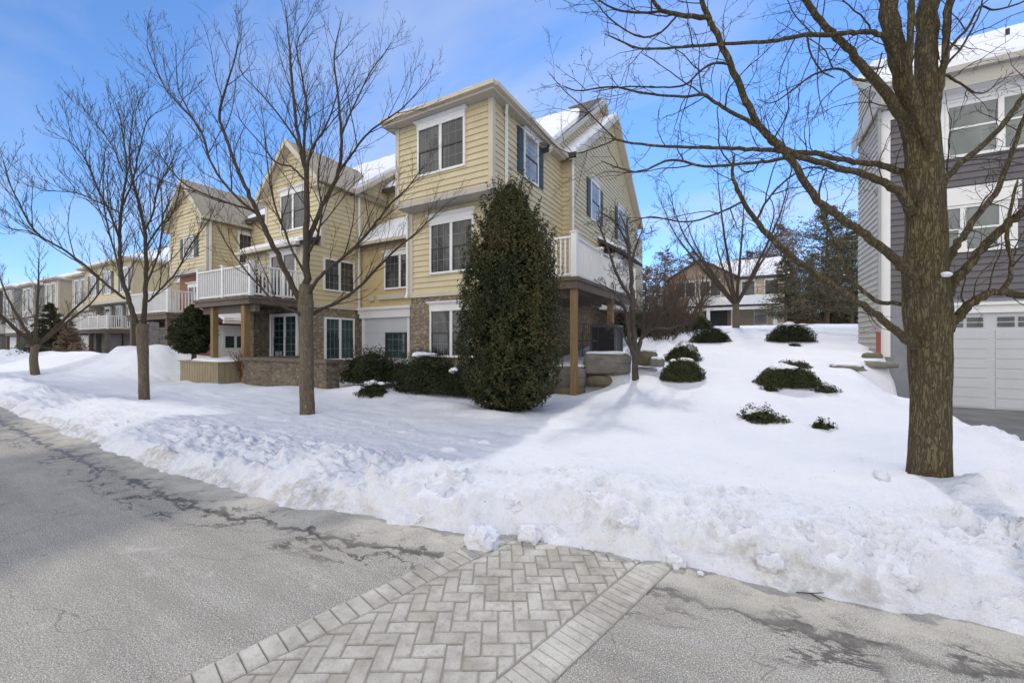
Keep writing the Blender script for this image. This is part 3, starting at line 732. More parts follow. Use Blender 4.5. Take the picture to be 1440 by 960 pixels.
        gutter(h, (b+.05, e, za-.05), (b+.05, Yb-.2, za-.05)); gutter(h, (a-.05, e, za-.05), (a-.05, Yb-.2, za-.05))
    return h

# ---- the corner townhouse in the middle of the picture
def main_house():
    xr, xl = -6.0, -9.5; z1, z2, z3 = 3.03, 5.68, 8.1
    h = row_house('corner_townhouse', 'cream sided three storey corner townhouse with stone base behind the tall holly', xr, 3.5, 7.6, 10.07, 9.47, 11.5, 12.9, .15, z1, z2, z3, 19.0, 12.8, 'hip', seed=11)
    window(h, (0,9.47,0), FR, -8.57, -6.93, 6.5, 7.82, 2, .27)
    window(h, (0,10.07,0), FR, -8.6, -7.05, 3.66, 5.12, 2, .33)
    window(h, (0,10.07,0), FR, -8.6, -7.05, 1.08, 2.44, 2, .3)
    window(h, (xr,0,0), SI, 11.28, 12.16, 6.62, 7.95, 1, .13, shut=.36, gl=GLASSL)
    # bump-out with its own side gable
    xb = -5.6; y0, y1, yp, ze, zp = 14.3, 24.5, 19.5, 8.42, 12.15
    m = MB(); m.box(xr-.01, xb-.01, y0+.01, y1-.01, z1, ze); siding(m, (xb,0,0), SI, [(y0,z1),(y1,z1),(y1,ze),(y0,ze)]); siding(m, (xb,0,0), SI, [(y0,ze),(y1,ze),(yp,zp-.1)])
    siding(m, (0,y0,0), FR, [(xr+.0,z1),(xb,z1),(xb,ze),(xr,ze)]); m.prism([(xb-.03,y0,ze),(xb-.03,y1,ze),(xb-.03,yp,zp-.1)], (-.3,0,0)); part('side_bay_wall', m, YELLOW, h)
    m = MB(); wbox(m, (xb,0,0), SI, y0-.03, y0+.1, z1, ze-.1, 0, .048); wbox(m, (0,y0,0), FR, xb-.1, xb+.047, z1, ze-.1, 0, .047); part('corner_trim', m, CREAM, h); m = MB(); wbox(m, (xb,0,0), SI, y1-.1, y1+.03, z1, ze-.1, 0, .048); part('corner_trim', m, CREAM, h)
    sl_ = (zp-ze)/(yp-y0); o_ = .3; za = ze-sl_*o_+.1; pk = zp+.1; X0, X1 = -7.2, xb+.3
    roof_slab(h, [[(X1,y0-o_,za),(X1,yp,pk),(X0,yp,pk),(X0,y0-o_,za)], [(X1,yp,pk),(X1,y1+o_,za),(X0,y1+o_,za),(X0,yp,pk)]], .14, seed=21, name='side_gable_roof')
    m = MB()
    for A, B in (((y0-o_,za),(yp,pk)), ((yp,pk),(y1+o_,za))):
        m.prism([(X1+.004,A[0],A[1]-.22),(X1+.004,B[0],B[1]-.22),(X1+.004,B[0],B[1]+.02),(X1+.004,A[0],A[1]+.02)], (.03,0,0))
        m.prism([(xb+.03,A[0],A[1]-.235),(xb+.03,B[0],B[1]-.235),(X1+.03,B[0],B[1]-.235),(X1+.03,A[0],A[1]-.235)], (0,0,.016))
    part('gable_trim', m, CREAM, h)
    for ya, yb in ((16.4,17.45),(20.5,21.9)): window(h, (xb,0,0), SI, ya, yb, 6.6, 8.1, 1, .2, shut=.42, gl=GLASSL)
    window(h, (xb,0,0), SI, 15.2, 16.6, 3.1, 5.2, 1, .2, gl=GLASSL)
    window(h, (xr,0,0), SI, 11.2, 12.6, 3.1, 5.1, 1, .2)
    # small bay with a shed roof over the far end of the deck
    m = MB(); m.box(xb, xb+.8, 17.6, 20.6, 2.9, 5.3); b = part('bay', m, WHITE, h)
    roof_slab(h, [[(xb-.02,17.3,6.0),(xb+1.15,17.3,5.3),(xb+1.15,20.9,5.3),(xb-.02,20.9,6.0)]], .14, seed=5, name='bay_roof')
    m = MB(); s_ = (12.8-8.1)/(19-12.9)
    def rp(x, y): return (x, y, 12.8-s_*(19-y)+.215)
    m.face([rp(-5.78,18.95), rp(-7.6,18.95), rp(-7.4,18.5), rp(-6.9,18.3), rp(-6.5,17.7), rp(-6.3,17.0), rp(-6.0,16.2), rp(-5.76,15.4)]); part('bare_shingles', m, SHING, h)
    # garage opening with panel door in the recess
    o = (0,11.5,0); m = MB(); wbox(m, o, FR, -13.42,-13.30,.0,2.42,0,.08); wbox(m, o, FR, -10.98,-10.86,.0,2.42,0,.08); wbox(m, o, FR, -13.5,-10.78,2.42,2.74,0,.14); wbox(m, o, FR, -13.58,-10.7,2.74,2.84,0,.22)
    t = part('garage_door', m, WHITE, h)
    m = MB()
    for i in range(4): wbox(m, o, FR, -13.3,-10.98,.05+i*.593,.05+i*.593+.585,.0,.035)
    part('door_panel', m, GDOOR, t)
    window(h, (0,11.46,0), FR, -12.02,-11.08, .95, 1.78, 1, 0, gl=GLASST, trim=DARK)
    window(h, o, FR, -12.12,-10.62, 3.56, 4.76, 2, .22)
    m = MB(); wbox(m, o, FR, -12.5,-10.3,3.12,3.3,0,.12); wbox(m, o, FR, -13.0,-12.75,3.1,3.3,0,.1); part('wall_trim', m, CREAM, h)
    # downspouts
    downspout(h, [(-5.78,9.9,8.16),(-5.93,10.12,7.9),(-5.93,10.12,z2+.1),(-5.93,10.5,z2-.25),(-5.93,10.5,.4)])
    downspout(h, [(-5.5,14.2,8.3),(-5.5,14.2,3.1)])
    downspout(h, [(xl-.09,10.0,5.6),(xl-.09,10.0,3.1),(xl-.09,9.93,2.9)])
    # timber deck along the side
    dk = deck(h, -5.98, -3.60, 9.47, 15.6, 3.06, [(-3.68,9.56,.15),(-3.68,12.7,.17),(-3.68,15.4,.15)], WOODT, 'fr', 1.02, ground=-.1, fascia=.27, heavy_corner=True)
    # dim lower storey under the deck
    m = MB(); wbox(m, (xr,0,0), SI, 10.9, 12.3, .9, 2.9, 0, .05); d = part('patio_door', m, DARK, h)
    m = MB(); wbox(m, (xr,0,0), SI, 11.0, 11.55, 1.0, 2.8, .05, .056); wbox(m, (xr,0,0), SI, 11.65, 12.2, 1.0, 2.8, .05, .056); part('glass', m, GLASS, d)
    return h
MAIN = main_house()

# ---- its neighbour with the timber deck
def second_house():
    xr = -13.6; xl = -17.1; z1, z2, z3 = 2.86, 4.98, 7.5
    h = row_house('deck_townhouse', 'cream townhouse with a front gable and white railed deck on wooden posts', xr, 3.5, 7.6, 9.0, 9.74, 11.5, 11.3, .15, z1, z2, z3, 18.0, 12.6, 'gable', seed=31, gable_peak=9.15, rec_top=5.2)
    window(h, (0,9.74,0), FR, -16.0, -14.5, 5.86, 7.2, 2, .25)
    f = window(h, (0,9.0,0), FR, -15.4, -13.95, 2.95, 4.62, 2, .22, grid=None, mid=False, name='deck_door')
    window(h, (0,9.0,0), FR, -15.25, -13.9, .9, 2.4, 2, .1, grid=(2,3), gl=GLASST)
    window(h, (xr,0,0), SI, 9.85, 11.1, 3.45, 4.55, 2, .0); window(h, (xr,0,0), SI, 9.9, 11.1, .85, 2.34, 2, .0, gl=GLASST)
    m = MB(); wbox(m, (0,9.0,0), FR, -16.9,-15.45,.3,2.5,0,.03); part('panel_wall', m, WHITE, h)
    downspout(h, [(-13.5,11.35,7.35),(-13.5,11.35,2.6)])
    # open stone pier and timber deck
    m = MB(); m.box(-15.35,-14.75,7.95,8.5,-.1,2.6); part('stone_pillar', m, STONED, h)
    deck(h, -16.85, -13.45, 7.15, 8.98, 2.92, [(-15.95,7.3,.17),(-13.95,7.28,.19)], WOODT, 'frl', 1.0, ground=-.1, fascia=.24)
    m = MB()
    return h
second_house()

def third_house():
    xr = -21.2; xl = -24.7; z1, z2, z3 = 2.66, 4.75, 7.2
    h = row_house('brick_townhouse', 'cream townhouse with steep front gable and red brick second floor above its deck', xr, 3.5, 7.6, 9.75, 9.4, 11.5, 11.5, .15, z1, z2, z3, 18.0, 12.2, 'gable', seed=41, mid=BRICK, base=BRICK, gable_peak=9.0, rec_top=5.0)
    window(h, (0,9.4,0), FR, -23.2, -22.35, 5.45, 6.35, 1, .1, shut=.34, gl=GLASSL)
    window(h, (xr,0,0), SI, 10.75, 11.3, 5.3, 6.65, 1, .15)
    window(h, (0,9.75,0), FR, -23.6, -22.5, 2.8, 4.1, 2, .25); window(h, (xr,0,0), SI, 10.1, 10.7, 2.7, 4.0, 1, .2)
    downspout(h, [(-21.1,9.5,7.1),(-21.1,9.5,2.7)])
    deck(h, -24.9, -20.95, 7.85, 9.7, 2.7, [(-21.1,7.95,.18),(-24.7,7.95,.18)], WOODG, 'frl', .95, ground=0, joists=False)
    # side porch: white panelled door under a little snowy roof
    o = (xr,0,0); m = MB(); wbox(m, o, SI, 9.85, 11.3, .1, 2.25, 0, .05); wbox(m, o, SI, 10.0, 11.15, .2, 2.1, .05, .075); d = part('side_door', m, DOORW, h)
    m = MB()
    for a in (10.12,10.62): wbox(m, o, SI, a, a+.38, 1.2, 1.75, .075, .082)
    part('pane', m, GLASST, d)
    roof_slab(h, [[(xr,9.6,2.75),(xr+.95,9.6,2.42),(xr+.95,11.5,2.42),(xr,11.5,2.75)]], .1, seed=9, name='porch_roof', snow_th=.16); gutter(h, (xr+1.0,9.6,2.36),(xr+1.0,11.5,2.36), mat=WHITE)
    return h
third_house()

def fourth_house():
    xr, xl = -36.0, -44.6; z1, z2, z3 = 2.5, 4.3, 6.95
    h = row_house('wide_townhouse', 'tan townhouse with dark shutters and overhanging top floor above grey stone', xr, 8.6, 8.7, 12.4, 11.5, 13.6, 13.6, .2, z1, z2, z3, 20, 10.4, 'hip', seed=51, mid=STONEG, base=STONEG, wall=YELLOW)
    for a in (-43.4, -40.6, -37.6): window(h, (0,11.5,0), FR, a, a+1.1, 4.95, 6.45, 1, .15, shut=.4, gl=GLASSL)
    for a in (-43.6, -41.4, -39.4): window(h, (0,12.4,0), FR, a, a+1.0, 2.6, 4.0, 1, .2)
    m = MB(); wbox(m, (0,12.4,0), FR, -38.4,-36.3,.2,2.3,0,.06); g = part('garage_door', m, DOORW, h)
    m = MB(); wbox(m, (0,12.4,0), FR, -42.6,-40.4,.2,2.2,0,.06); part('entry', m, DARK, h)
    deck(h, -45.4, -38.6, 11.0, 12.35, 2.35, [(-45.2,11.1,.2),(-42,11.1,.2),(-38.8,11.1,.2)], WOODG, 'frl', .95, joists=False)
    return h
fourth_house()
def grey_row():
    spec = [(-45.0, 6.7, 'greyish beige townhouse with snow on its low roof next to the wide tan one', GREYB),
            (-52.4, 6.9, 'tan sided townhouse with white windows far down the row', BEIGE),
            (-59.8, 6.9, 'pale grey townhouse with a dark garage door two from the left picture edge', GREYL),
            (-67.2, 7.1, 'light grey townhouse last but one at the far left of the row', GREYL), (-74.6, 7.3, 'dark grey townhouse cut by the left picture edge', GREYS)]
    for i, (xr, z3, lab, wm_) in enumerate(spec):
        h = row_house('small_townhouse', lab, xr, 3.6, 7.3, 12.2, 11.8, 13.4, 13.4, .2, 2.3, 4.0, z3, 19.5, z3+3.1, 'hip', seed=60+i, mid=wm_, wall=wm_, base=STONEG, rec=GREYL, group='small townhouses far down the row', rec_top=3.9, course=.25)
        for a in (-3.0, -1.5): window(h, (0,11.8,0), FR, xr+a, xr+a+.95, 4.5, z3-.3, 1, .12)
        for a in (-3.1, -1.6): window(h, (0,12.2,0), FR, xr+a, xr+a+1.1, 2.5, 3.7, 1, .12)
        window(h, (0,13.4,0), FR, xr-6.4, xr-5.2, 2.5, 3.6, 2, .1)
        m = MB(); wbox(m, (0,12.2,0), FR, xr-3.2, xr-.6, .2, 2.0, 0, .05); part('garage_door', m, DARK if i in (1,2) else DOORW, h)
        deck(h, xr-4.2, xr-.2, 10.8, 12.15, 2.3, [(xr-4,10.9,.2),(xr-.4,10.9,.2)], WOODG, 'frl', .95, joists=False)
grey_row()

# ---- grey townhouse on the right
def grey_house():
    xl, xr = 3.07, 11.5; Yf = 14.1; zt = 7.45
    h = thing('grey_garage_townhouse', 'dark grey townhouse with white double garage door and snowy roof at the right edge', 'house', (7, 18, 0))
    m = MB(); m.box(xl, xr, Yf, 16.6, -.4, 2.55); m.box(xl+1.9, xr, 16.601, 26, -.4, 2.55); part('base_wall', m, PARGE, h)
    m = MB(); m.box(xl+.01, xr-.01, Yf+.01, 16.59, 2.552, zt); m.box(xl+1.91, xr-.01, 16.6, 25.98, 2.552, zt); siding(m, (0,Yf,0), FR, [(xl,2.55),(xr,2.55),(xr,zt),(xl,zt)], .16); part('front_wall', m, GREYS, h)
    m = MB(); siding(m, (xl,0,0), (Vector((0,-1,0)), Vector((-1,0,0))), [(-16.6,-.3),(-Yf,-.3),(-Yf,zt),(-16.6,zt)], .16)
    part('side_wall', m, GREYB, h)
    m = MB(); wbox(m, (0,Yf,0), FR, xl-.04, xl+.16, 1.1, zt, 0, .04); m.box(xl-.045, xl-.004, Yf-.038, Yf+.16, 1.1, zt)
    part('corner_trim', m, WHITE, h); m = MB(); wbox(m, (0,Yf,0), FR, xl, xr, zt-.25, zt+.0, 0, .045); part('frieze_board', m, WHITE, h)
    # upper windows under a wide white head band
    window(h, (0,Yf,0), FR, 4.3, 6.95, 6.02, 7.30, 3, 0, grid=None, gl=GLASSB); window(h, (0,Yf,0), FR, 3.95, 5.15, 3.72, 4.72, 2, 0, grid=None, gl=GLASSB)
    window(h, (0,Yf,0), FR, 6.6, 8.4, 3.72, 4.72, 2, 0, grid=None, gl=GLASSB)
    m = MB(); wbox(m, (0,Yf,0), FR, 4.0, 7.25, 7.37, 7.55, 0, .10); wbox(m, (0,Yf,0), FR, 4.04, 4.23, 5.96, 7.37, 0, .07); wbox(m, (0,Yf,0), FR, 3.6, 5.5, 4.79, 5.22, 0, .10); wbox(m, (0,Yf,0), FR, 3.66,3.88,3.66,4.79,0,.06); wbox(m, (0,Yf,0), FR, 5.22,5.45,3.66,4.79,0,.06); part('head_band', m, WHITE, h)
    m = MB()
    # eave: boxed soffit, fascia, roof with snow
    e = Yf-.42; zf = 7.95; s = .6
    m.box(xl-.12, xr+.3, e, Yf+.02, zt+.06, zt+.09); part('soffit', m, WHITE, h)
    m = MB(); m.box(xl-.12, xr+.3, e-.03, e, zt+.03, zf-.03); m.box(xl-.14,xl-.11,e,16.9,zt+.03,zf-.03); part('fascia_board', m, SOFFIT, h)
    gutter(h, (xl-.12,e-.1,zf-.07), (xr+.3,e-.1,zf-.07), .075, SOFFIT)
    yr = 20.3; zr = zf+s*(yr-e)
    xa, xc = xl-.12, 4.0; ym = 16.75; zm = zf+s*(ym-e)
    roof_slab(h, [[(xa,e,zf),(xr+.3,e,zf),(xr+.3,ym,zm),(xa,ym,zm)], [(xc,ym,zm),(xr+.3,ym,zm),(xr+.3,yr,zr),(xc,yr,zr)], [(xc,yr,zr),(xr+.3,yr,zr),(xr+.3,2*yr-e,zf),(5.3,2*yr-e,zf)]], .12, seed=71, snow_in=.04, snow_th=.16)
    zq = lambda y: zf+s*(y-e)-.15
    m = MB(); siding(m, (xl,0,0), (Vector((0,-1,0)), Vector((-1,0,0))), [(-16.6,zt),(-Yf,zt),(-Yf,zq(Yf)),(-16.6,zq(16.6))], .16); m.prism([(xl+.01,Yf,zt),(xl+.01,16.6,zt),(xl+.01,16.6,zq(16.6)),(xl+.01,Yf,zq(Yf))], (.1,0,0)); part('gable_wall', m, GREYB, h)
    m = MB(); m.prism([(xa-.03,e,zf-.16),(xa-.03,ym,zm-.16),(xa-.03,ym,zm+.0),(xa-.03,e,zf+.0)], (.028,0,0)); part('rake_board', m, SOFFIT, h)
    m = MB(); m.tube([(6.4,17.0,zf+s*(17-e)), (6.4,17.0,zf+s*(17-e)+.35)], [.045,.045], 10); part('vent_pipe', m, BLACK, h)
    # garage door
    o = (0,Yf,0); m = MB(); wbox(m, o, FR, 3.66,3.84,-.12,2.18,0,.06); wbox(m, o, FR, 8.6,8.78,-.12,2.18,0,.06); wbox(m, o, FR, 3.6,8.84,2.18,2.36,0,.08); wbox(m, o, FR, 3.55,8.9,2.36,2.43,0,.14)
    g = part('garage_door', m, WHITE, h)
    m = MB(); rows = 8
    wbox(m, o, FR, 3.84, 8.6, -.1, 2.18, .0, .012)
    for c0 in (3.9, 5.08, 6.26, 7.44):
        for r in range(rows): wbox(m, o, FR, c0+.03, c0+1.06, -.06+r*.232, -.06+r*.232+.205, .012, .026)
    for i in range(1,4): wbox(m, o, FR, 3.84, 8.6, -.07+i*.555-.004, -.07+i*.555+.004, .012, .016)
    part('door_panel', m, GDOOR, g)
    for c0 in (3.9, 5.08, 6.26, 7.44):
        m = MB()
        for k in range(3):
            for q in range(2): wbox(m, o, FR, c0+.06+k*.335, c0+.06+k*.335+.27, 1.845+q*.13, 1.845+q*.13+.10, .012, .03)
        part('pane', m, GLASS, g)
    m = MB(); wbox(m, o, FR, 3.84, 8.6, -.125, -.1, .0, .03); part('door_seal', m, BLACK, g)
    m = MB(); m.bar((3.0,14.0,7.7),(3.0,14.0,1.75),.08,.06); ds = part('downspout', m, GREYL, h); m = MB(); m.bar((2.98,14.0,1.75),(2.98,14.0,.6),.1,.08); part('pipe_boot', m, REDP, ds)
    m = MB(); m.box(xl+2.6, xr-.5, 26, 29, -.3, 7.0); part('rear_wing', m, GREYB, h)
    return h
grey_house()

# ---- brick house on the crest behind
def back_house():
    c = at(1018, 460, 42.0); yaw = -.05
    x0 = c.x-5.3; zg = 2.6; Y = c.y
    h = thing('brick_house', 'brown brick house with snowy roof and white columned porch on the hilltop', 'house', (c.x, Y+4, zg))
    m = MB(); m.box(x0, x0+6.2, Y, Y+9, zg-.6, 8.3); m.prism([(x0,Y-.01,8.3),(x0+6.2,Y-.01,8.3),(x0+3.1,Y-.01,10.0)], (0,.3,0)); part('wall', m, BRICKB, h)
    m = MB(); m.box(x0+6.2, x0+10.6, Y+.5, Y+8.5, zg-.6, 8.0); siding(m, (0,Y+.5,0), FR, [(x0+6.2,zg),(x0+10.6,zg),(x0+10.6,8.0),(x0+6.2,8.0)]); part('wing_wall', m, BEIGE, h)
    r = roof_slab(h, [[(x0-.3,Y-.4,8.1),(x0+3.1,Y-.4,10.1),(x0+3.1,Y+9.3,10.1),(x0-.3,Y+9.3,8.1)], [(x0+3.1,Y-.4,10.1),(x0+6.5,Y-.4,8.1),(x0+6.5,Y+9.3,8.1),(x0+3.1,Y+9.3,10.1)]], .15, seed=81, snowy=False)
    roof_slab(h, [[(x0+5.0,Y+.1,7.95),(x0+11,Y+.1,7.95),(x0+11,Y+4.4,10.3),(x0+4,Y+4.4,10.3)], [(x0+4,Y+4.4,10.3),(x0+11,Y+4.4,10.3),(x0+11,Y+8.8,7.95),(x0+4,Y+8.8,7.95)]], .15, seed=82, name='wing_roof')
    for a in (.7, 3.1): window(h, (0,Y,0), FR, x0+a, x0+a+1.9, 6.2, 7.7, 2, .2)
    for a in (6.9, 8.9): window(h, (0,Y+.5,0), FR, x0+a, x0+a+1.1, 6.1, 7.5, 1, .2)
    window(h, (0,Y+.5,0), FR, x0+8.0, x0+9.0, zg+.6, zg+2.3, 1, .2, gl=GLASSL)
    roof_slab(h, [[(x0+2.0,Y-2.2,5.0),(x0+10.0,Y-2.2,5.0),(x0+10.0,Y+.2,6.0),(x0+2.0,Y+.2,6.0)]], .16, seed=83, name='porch_roof')
    m = MB(); m.prism([(x0+2.6,Y-2.3,5.05),(x0+6.4,Y-2.3,5.05),(x0+4.5,Y-2.3,5.95)], (0,1.2,0)); m.box(x0+2.0,x0+10,Y-2.15,Y-1.9,4.55,4.84); part('porch_gable', m, WHITE, h)
    for a in (2.4, 4.0, 6.2, 9.6): m = MB(); m.tube([(x0+a,Y-2.0,zg-.3),(x0+a,Y-2.0,4.6)], [.2,.17], 12); part('porch_column', m, WHITE, h)
    m = MB(); wbox(m, (0,Y,0), FR, x0+3.6, x0+5.6, zg, zg+2.3, 0, .08); d = part('front_door', m, DARK, h)
    return h
back_house()
# ------------------------------------------------------------------ bare trees
def smooth_line(P, n_per=5):
    """Catmull-Rom through control points"""
    P = [np.array(p, float) for p in P]; P = [2*P[0]-P[1]]+P+[2*P[-1]-P[-2]]; out = []
    for i in range(1, len(P)-2):
        for k in range(n_per):
            t = k/n_per; a, b, c, d = P[i-1], P[i], P[i+1], P[i+2]
            out.append(.5*((2*b)+(c-a)*t+(2*a-5*b+4*c-d)*t*t+(3*b-a-3*c+d)*t**3))
    out.append(P[-2]); return np.array(out)
class Grow:
    def __init__(s, seed, up=.25, wander=.16, child=(7,6,5), ratio=(.5,.5,.5), ang=(35,60), seg=.11, rmin=.0026, base_len=1.8, taper=.3, droop=0., slim=1., cap=.14):
        s.slim = slim; s.cap = cap
        s.r = np.random.RandomState(seed); s.up, s.wander, s.child, s.ratio, s.ang, s.seg, s.rmin, s.base_len, s.taper, s.droop = up, wander, child, ratio, ang, seg, rmin, base_len, taper, droop
        s.thick = []; s.thin = []
    def limb(s, P, R, n=5, spawn=True, t0=.2, dens=1.0, level=0, length=None):
        L = smooth_line(P, n); R = np.interp(np.linspace(0, 1, len(L)), np.linspace(0, 1, len(R)), R); R = np.minimum(R*s.slim, np.linspace(1, .0, len(L))*s.cap+s.rmin)
        L[1:-1] += s.r.normal(0, 1, (len(L)-2, 3))*np.minimum(R[1:-1,None]*.18, .010)
        s.thick.append((L, R))
        if spawn: s.kids(L, R, level, t0, dens, length)
        return L, R
    def kids(s, L, R, level, t0, dens, length=None):
        if level >= len(s.child): return
        seglen = np.linalg.norm(L[1:]-L[:-1], axis=1).sum()
        bl = (length or s.base_len)
        n = max(1, int(round(s.child[level]*dens*s.r.uniform(.75, 1.25)*(seglen/bl if level == 0 else 1)**.8)))
        phase = s.r.uniform(0, 6.28)
        for k in range(n):
            t = t0+(1-t0)*((k+s.r.uniform(.1,.9))/n); x = t*(len(L)-1); i = min(int(x), len(L)-2); p = L[i]+(L[i+1]-L[i])*(x-i)
            T = L[i+1]-L[i]; T = T/np.linalg.norm(T); r = np.interp(x, np.arange(len(R)), R)
            phase += 2.4+s.r.uniform(-.5,.5)
            a = np.array([0,0,1.]) if abs(T[2]) < .9 else np.array([1.,0,0]); u = np.cross(T, a); u /= np.linalg.norm(u); w = np.cross(T, u)
            an = R_(s.r.uniform(*s.ang)); d = T*math.cos(an)+(u*math.cos(phase)+w*math.sin(phase))*math.sin(an)
            d[2] += s.up*.7-s.droop*(level > 0)
            d /= np.linalg.norm(d)
            l = bl*s.ratio[level]*s.r.uniform(.5, 1.15)*(1.1-.55*t)
            s.branch(p, d, l, max(s.rmin, min(r*.6, .0075*l+.0012)), level+1)
    def branch(s, p, d, l, r0, level):
        n = max(3, int(l/s.seg)+1); pts = [p]; st = l/n; v = d.copy(); kink = s.wander*(1 if level < 3 else 1.4)
        for i in range(n):
            v = v+s.r.normal(0, kink, 3); v[2] += s.up*.12-s.droop*.1; v /= np.linalg.norm(v); pts.append(pts[-1]+v*st)
        L = np.array(pts); R = np.linspace(r0, max(s.rmin*.6, r0*s.taper), n+1)
        (s.thick if r0 > .012 else s.thin).append((L, R))
        s.kids(L, R, level, .18, 1.0, l)
    def build(s, root, mat, tmat, trunk_lines=(), trunk_sides=18, tname='trunk', limbs_as_parts=0):
        if trunk_lines:
            mb = MB()
            for (L, R) in trunk_lines:
                v, f = tubes([(L, R)], trunk_sides)
                v = v + (fbm(v[:,0], v[:,1], 7, 3, 3, z=v[:,2]*.45)*np.repeat(R, trunk_sides)*.10)[:,None]*np.sign(v-np.repeat(L, trunk_sides, 0))*.7
                mb.add(v, f)
            part(tname, mb, mat, root, smooth=True)
        rest = list(s.thick)
        if limbs_as_parts:
            big = sorted(rest, key=lambda q: -q[1][0])[:limbs_as_parts]; ids = {id(q) for q in big}; rest = [q for q in rest if id(q) not in ids]
            for q in big: v, f = tubes([q], 12); mesh_obj('limb', v, f, mat, root, smooth=True)
        v, f = tubes(rest, 7); v2, f2 = tubes(s.thin, 4); f2 = [tuple(i+len(v) for i in q) for q in f2]
        o = mesh_obj('crown', np.concatenate([v, v2]), f+f2, tmat, root, smooth=True, fix=False)
        return o

def pix(path, d0):
    """limb surveyed on the photograph: (px, py, depth offset from the trunk)"""
    return [at(p[0], p[1], d0+(p[2] if len(p) > 2 else 0)) for p in path]

def big_tree():
    d = 3.93
    root = thing('maple_tree', 'large bare tree with thick ridged trunk in the snow at the right', 'tree', at(1307, 676, d))
    g = Grow(5, up=.06, wander=.17, child=(5.5,4,3), ratio=(.72,.5,.45), ang=(30,65), seg=.07, rmin=.0016, base_len=1.1, droop=.05, taper=.25, cap=.3)
    k = d/F*.74     # a trunk this far off the axis is drawn wider than it is
    tr = smooth_line(pix([(1308,705),(1307,676),(1307,640),(1308,560),(1307,490),(1303,440),(1301,395),(1302,330),(1301,270),(1299,225),(1299,180),(1300,150)], d), 5)
    tw = np.array([38,34,31,29,31,36,34,30,29,24,13,4])*k; tR = np.interp(np.linspace(0,1,len(tr)), np.linspace(0,1,len(tw)), tw)
    def L(path, w, **kw): return g.limb(pix(path, d), [x*k/2 for x in w], **kw)
    # forked leaders going out of the top of the picture
    L([(1296,285,.0),(1291,205,-.02),(1280,150,-.03),(1262,85,-.05),(1247,0,-.1),(1235,-90,-.2),(1215,-200,-.3)], [46,40,31,29,28,22,14], t0=.35)
    L([(1303,300,.03),(1303,190,.05),(1303,100,.08),(1307,0,.12),(1312,-110,.2),(1305,-230,.3)], [50,42,35,33,26,16], t0=.4)
    L([(1308,215,-.12),(1296,175,-.16),(1281,120,-.18),(1279,60,-.18),(1283,0,-.2),(1290,-90,-.25)], [12,12,11,10,10,7], t0=.3)
    L([(1312,190,.02),(1318,140,.0),(1328,90,-.02),(1331,50,-.05),(1335,0,-.08),(1350,-120,-.1)], [16,13,12,11,11,8], t0=.3)
    # left limbs
    L([(1288,210,.02),(1268,168,.0),(1225,110,-.02),(1190,65,-.05),(1160,35,-.08),(1133,0,-.12),(1100,-60,-.2)], [24,19,15,12,11,10,6], t0=.15)
    L([(1250,70,-.05),(1243,52,-.1),(1215,45,-.15),(1180,48,-.2),(1130,50,-.3),(1085,58,-.35),(1020,62,-.4),(960,66,-.5),(900,68,-.6),(850,48,-.7)], [10,9,8,8,7,6,5,4,3,2], t0=.1, dens=1.2)
    L([(1286,270,.02),(1268,243,.08),(1235,232,.12),(1200,227,.15),(1150,217,.2),(1100,213,.22),(1050,209,.3),(1000,208,.35),(940,206,.4),(880,200,.45),(860,193,.5)], [16,13,11,10,10,9,8,6.5,5.5,4.5,4], t0=.1, dens=1.2)
    L([(866,196,.5),(845,176,.52),(822,152,.55),(793,127,.6),(770,100,.6)], [3.6,3,2.4,1.8,1.2], t0=.1)
    L([(866,196,.5),(842,206,.48),(806,216,.5),(775,200,.5),(742,160,.5)], [3.2,2.8,2.4,1.8,1.2], t0=.1)
    L([(1284,300,-.02),(1262,268,-.05),(1225,248,-.1),(1180,236,-.15),(1130,222,-.2),(1095,206,-.25),(1075,192,-.28)], [18,14,12,11,10,9,7], t0=.15)
    L([(1122,219,-.18),(1085,226,-.22),(1050,230,-.25),(990,234,-.3),(945,225,-.35),(900,242,-.4),(870,236,-.45),(845,226,-.5)], [6,5.5,5,4.5,4,3,2.4,1.6], t0=.1)
    # the long limb that climbs from the crotch to the top left
    L([(1290,418,-.02),(1278,388,-.1),(1260,366,-.15),(1228,340,-.2),(1195,315,-.25),(1150,281,-.3),(1115,230,-.32),(1098,206,-.34),(1067,176,-.36),(1045,132,-.4),(1024,83,-.45),(1008,48,-.5),(997,27,-.5),(985,-5,-.55),(970,-60,-.6)], [24,18,15,14,13,12,11,12,11,10.5,10,9,9,7,5], t0=.3)
    L([(1066,178,-.36),(1028,157,-.4),(1002,142,-.42),(990,133,-.45),(960,136,-.5),(905,131,-.55),(860,122,-.6),(815,128,-.65),(790,120,-.7)], [7,6,5,5,4,3.4,2.8,2,1.3], t0=.1, dens=1.2)
    L([(1025,90,-.45),(1003,89,-.5),(985,100,-.55),(962,120,-.6),(925,123,-.65),(880,122,-.7),(830,130,-.75)], [4.5,4,3.4,3,2.4,2,1.2], t0=.1)
    L([(998,26,-.5),(965,22,-.55),(930,14,-.6),(914,-6,-.65)], [8,7,6,5], t0=.1); L([(935,15,-.6),(895,18,-.65),(862,12,-.7),(835,-5,-.7)], [4,3.4,2.8,2], t0=.1); L([(952,22,-.55),(930,45,-.6),(900,52,-.65),(862,30,-.7),(830,-5,-.75)], [3.4,3,2.6,2,1.4], t0=.1)
    L([(1226,112,-.02),(1205,112,.03),(1180,97,.08),(1145,105,.1),(1110,130,.1),(1085,145,.1),(1065,140,.1)], [6,5,4.4,3.8,3,2,1.2], t0=.1)
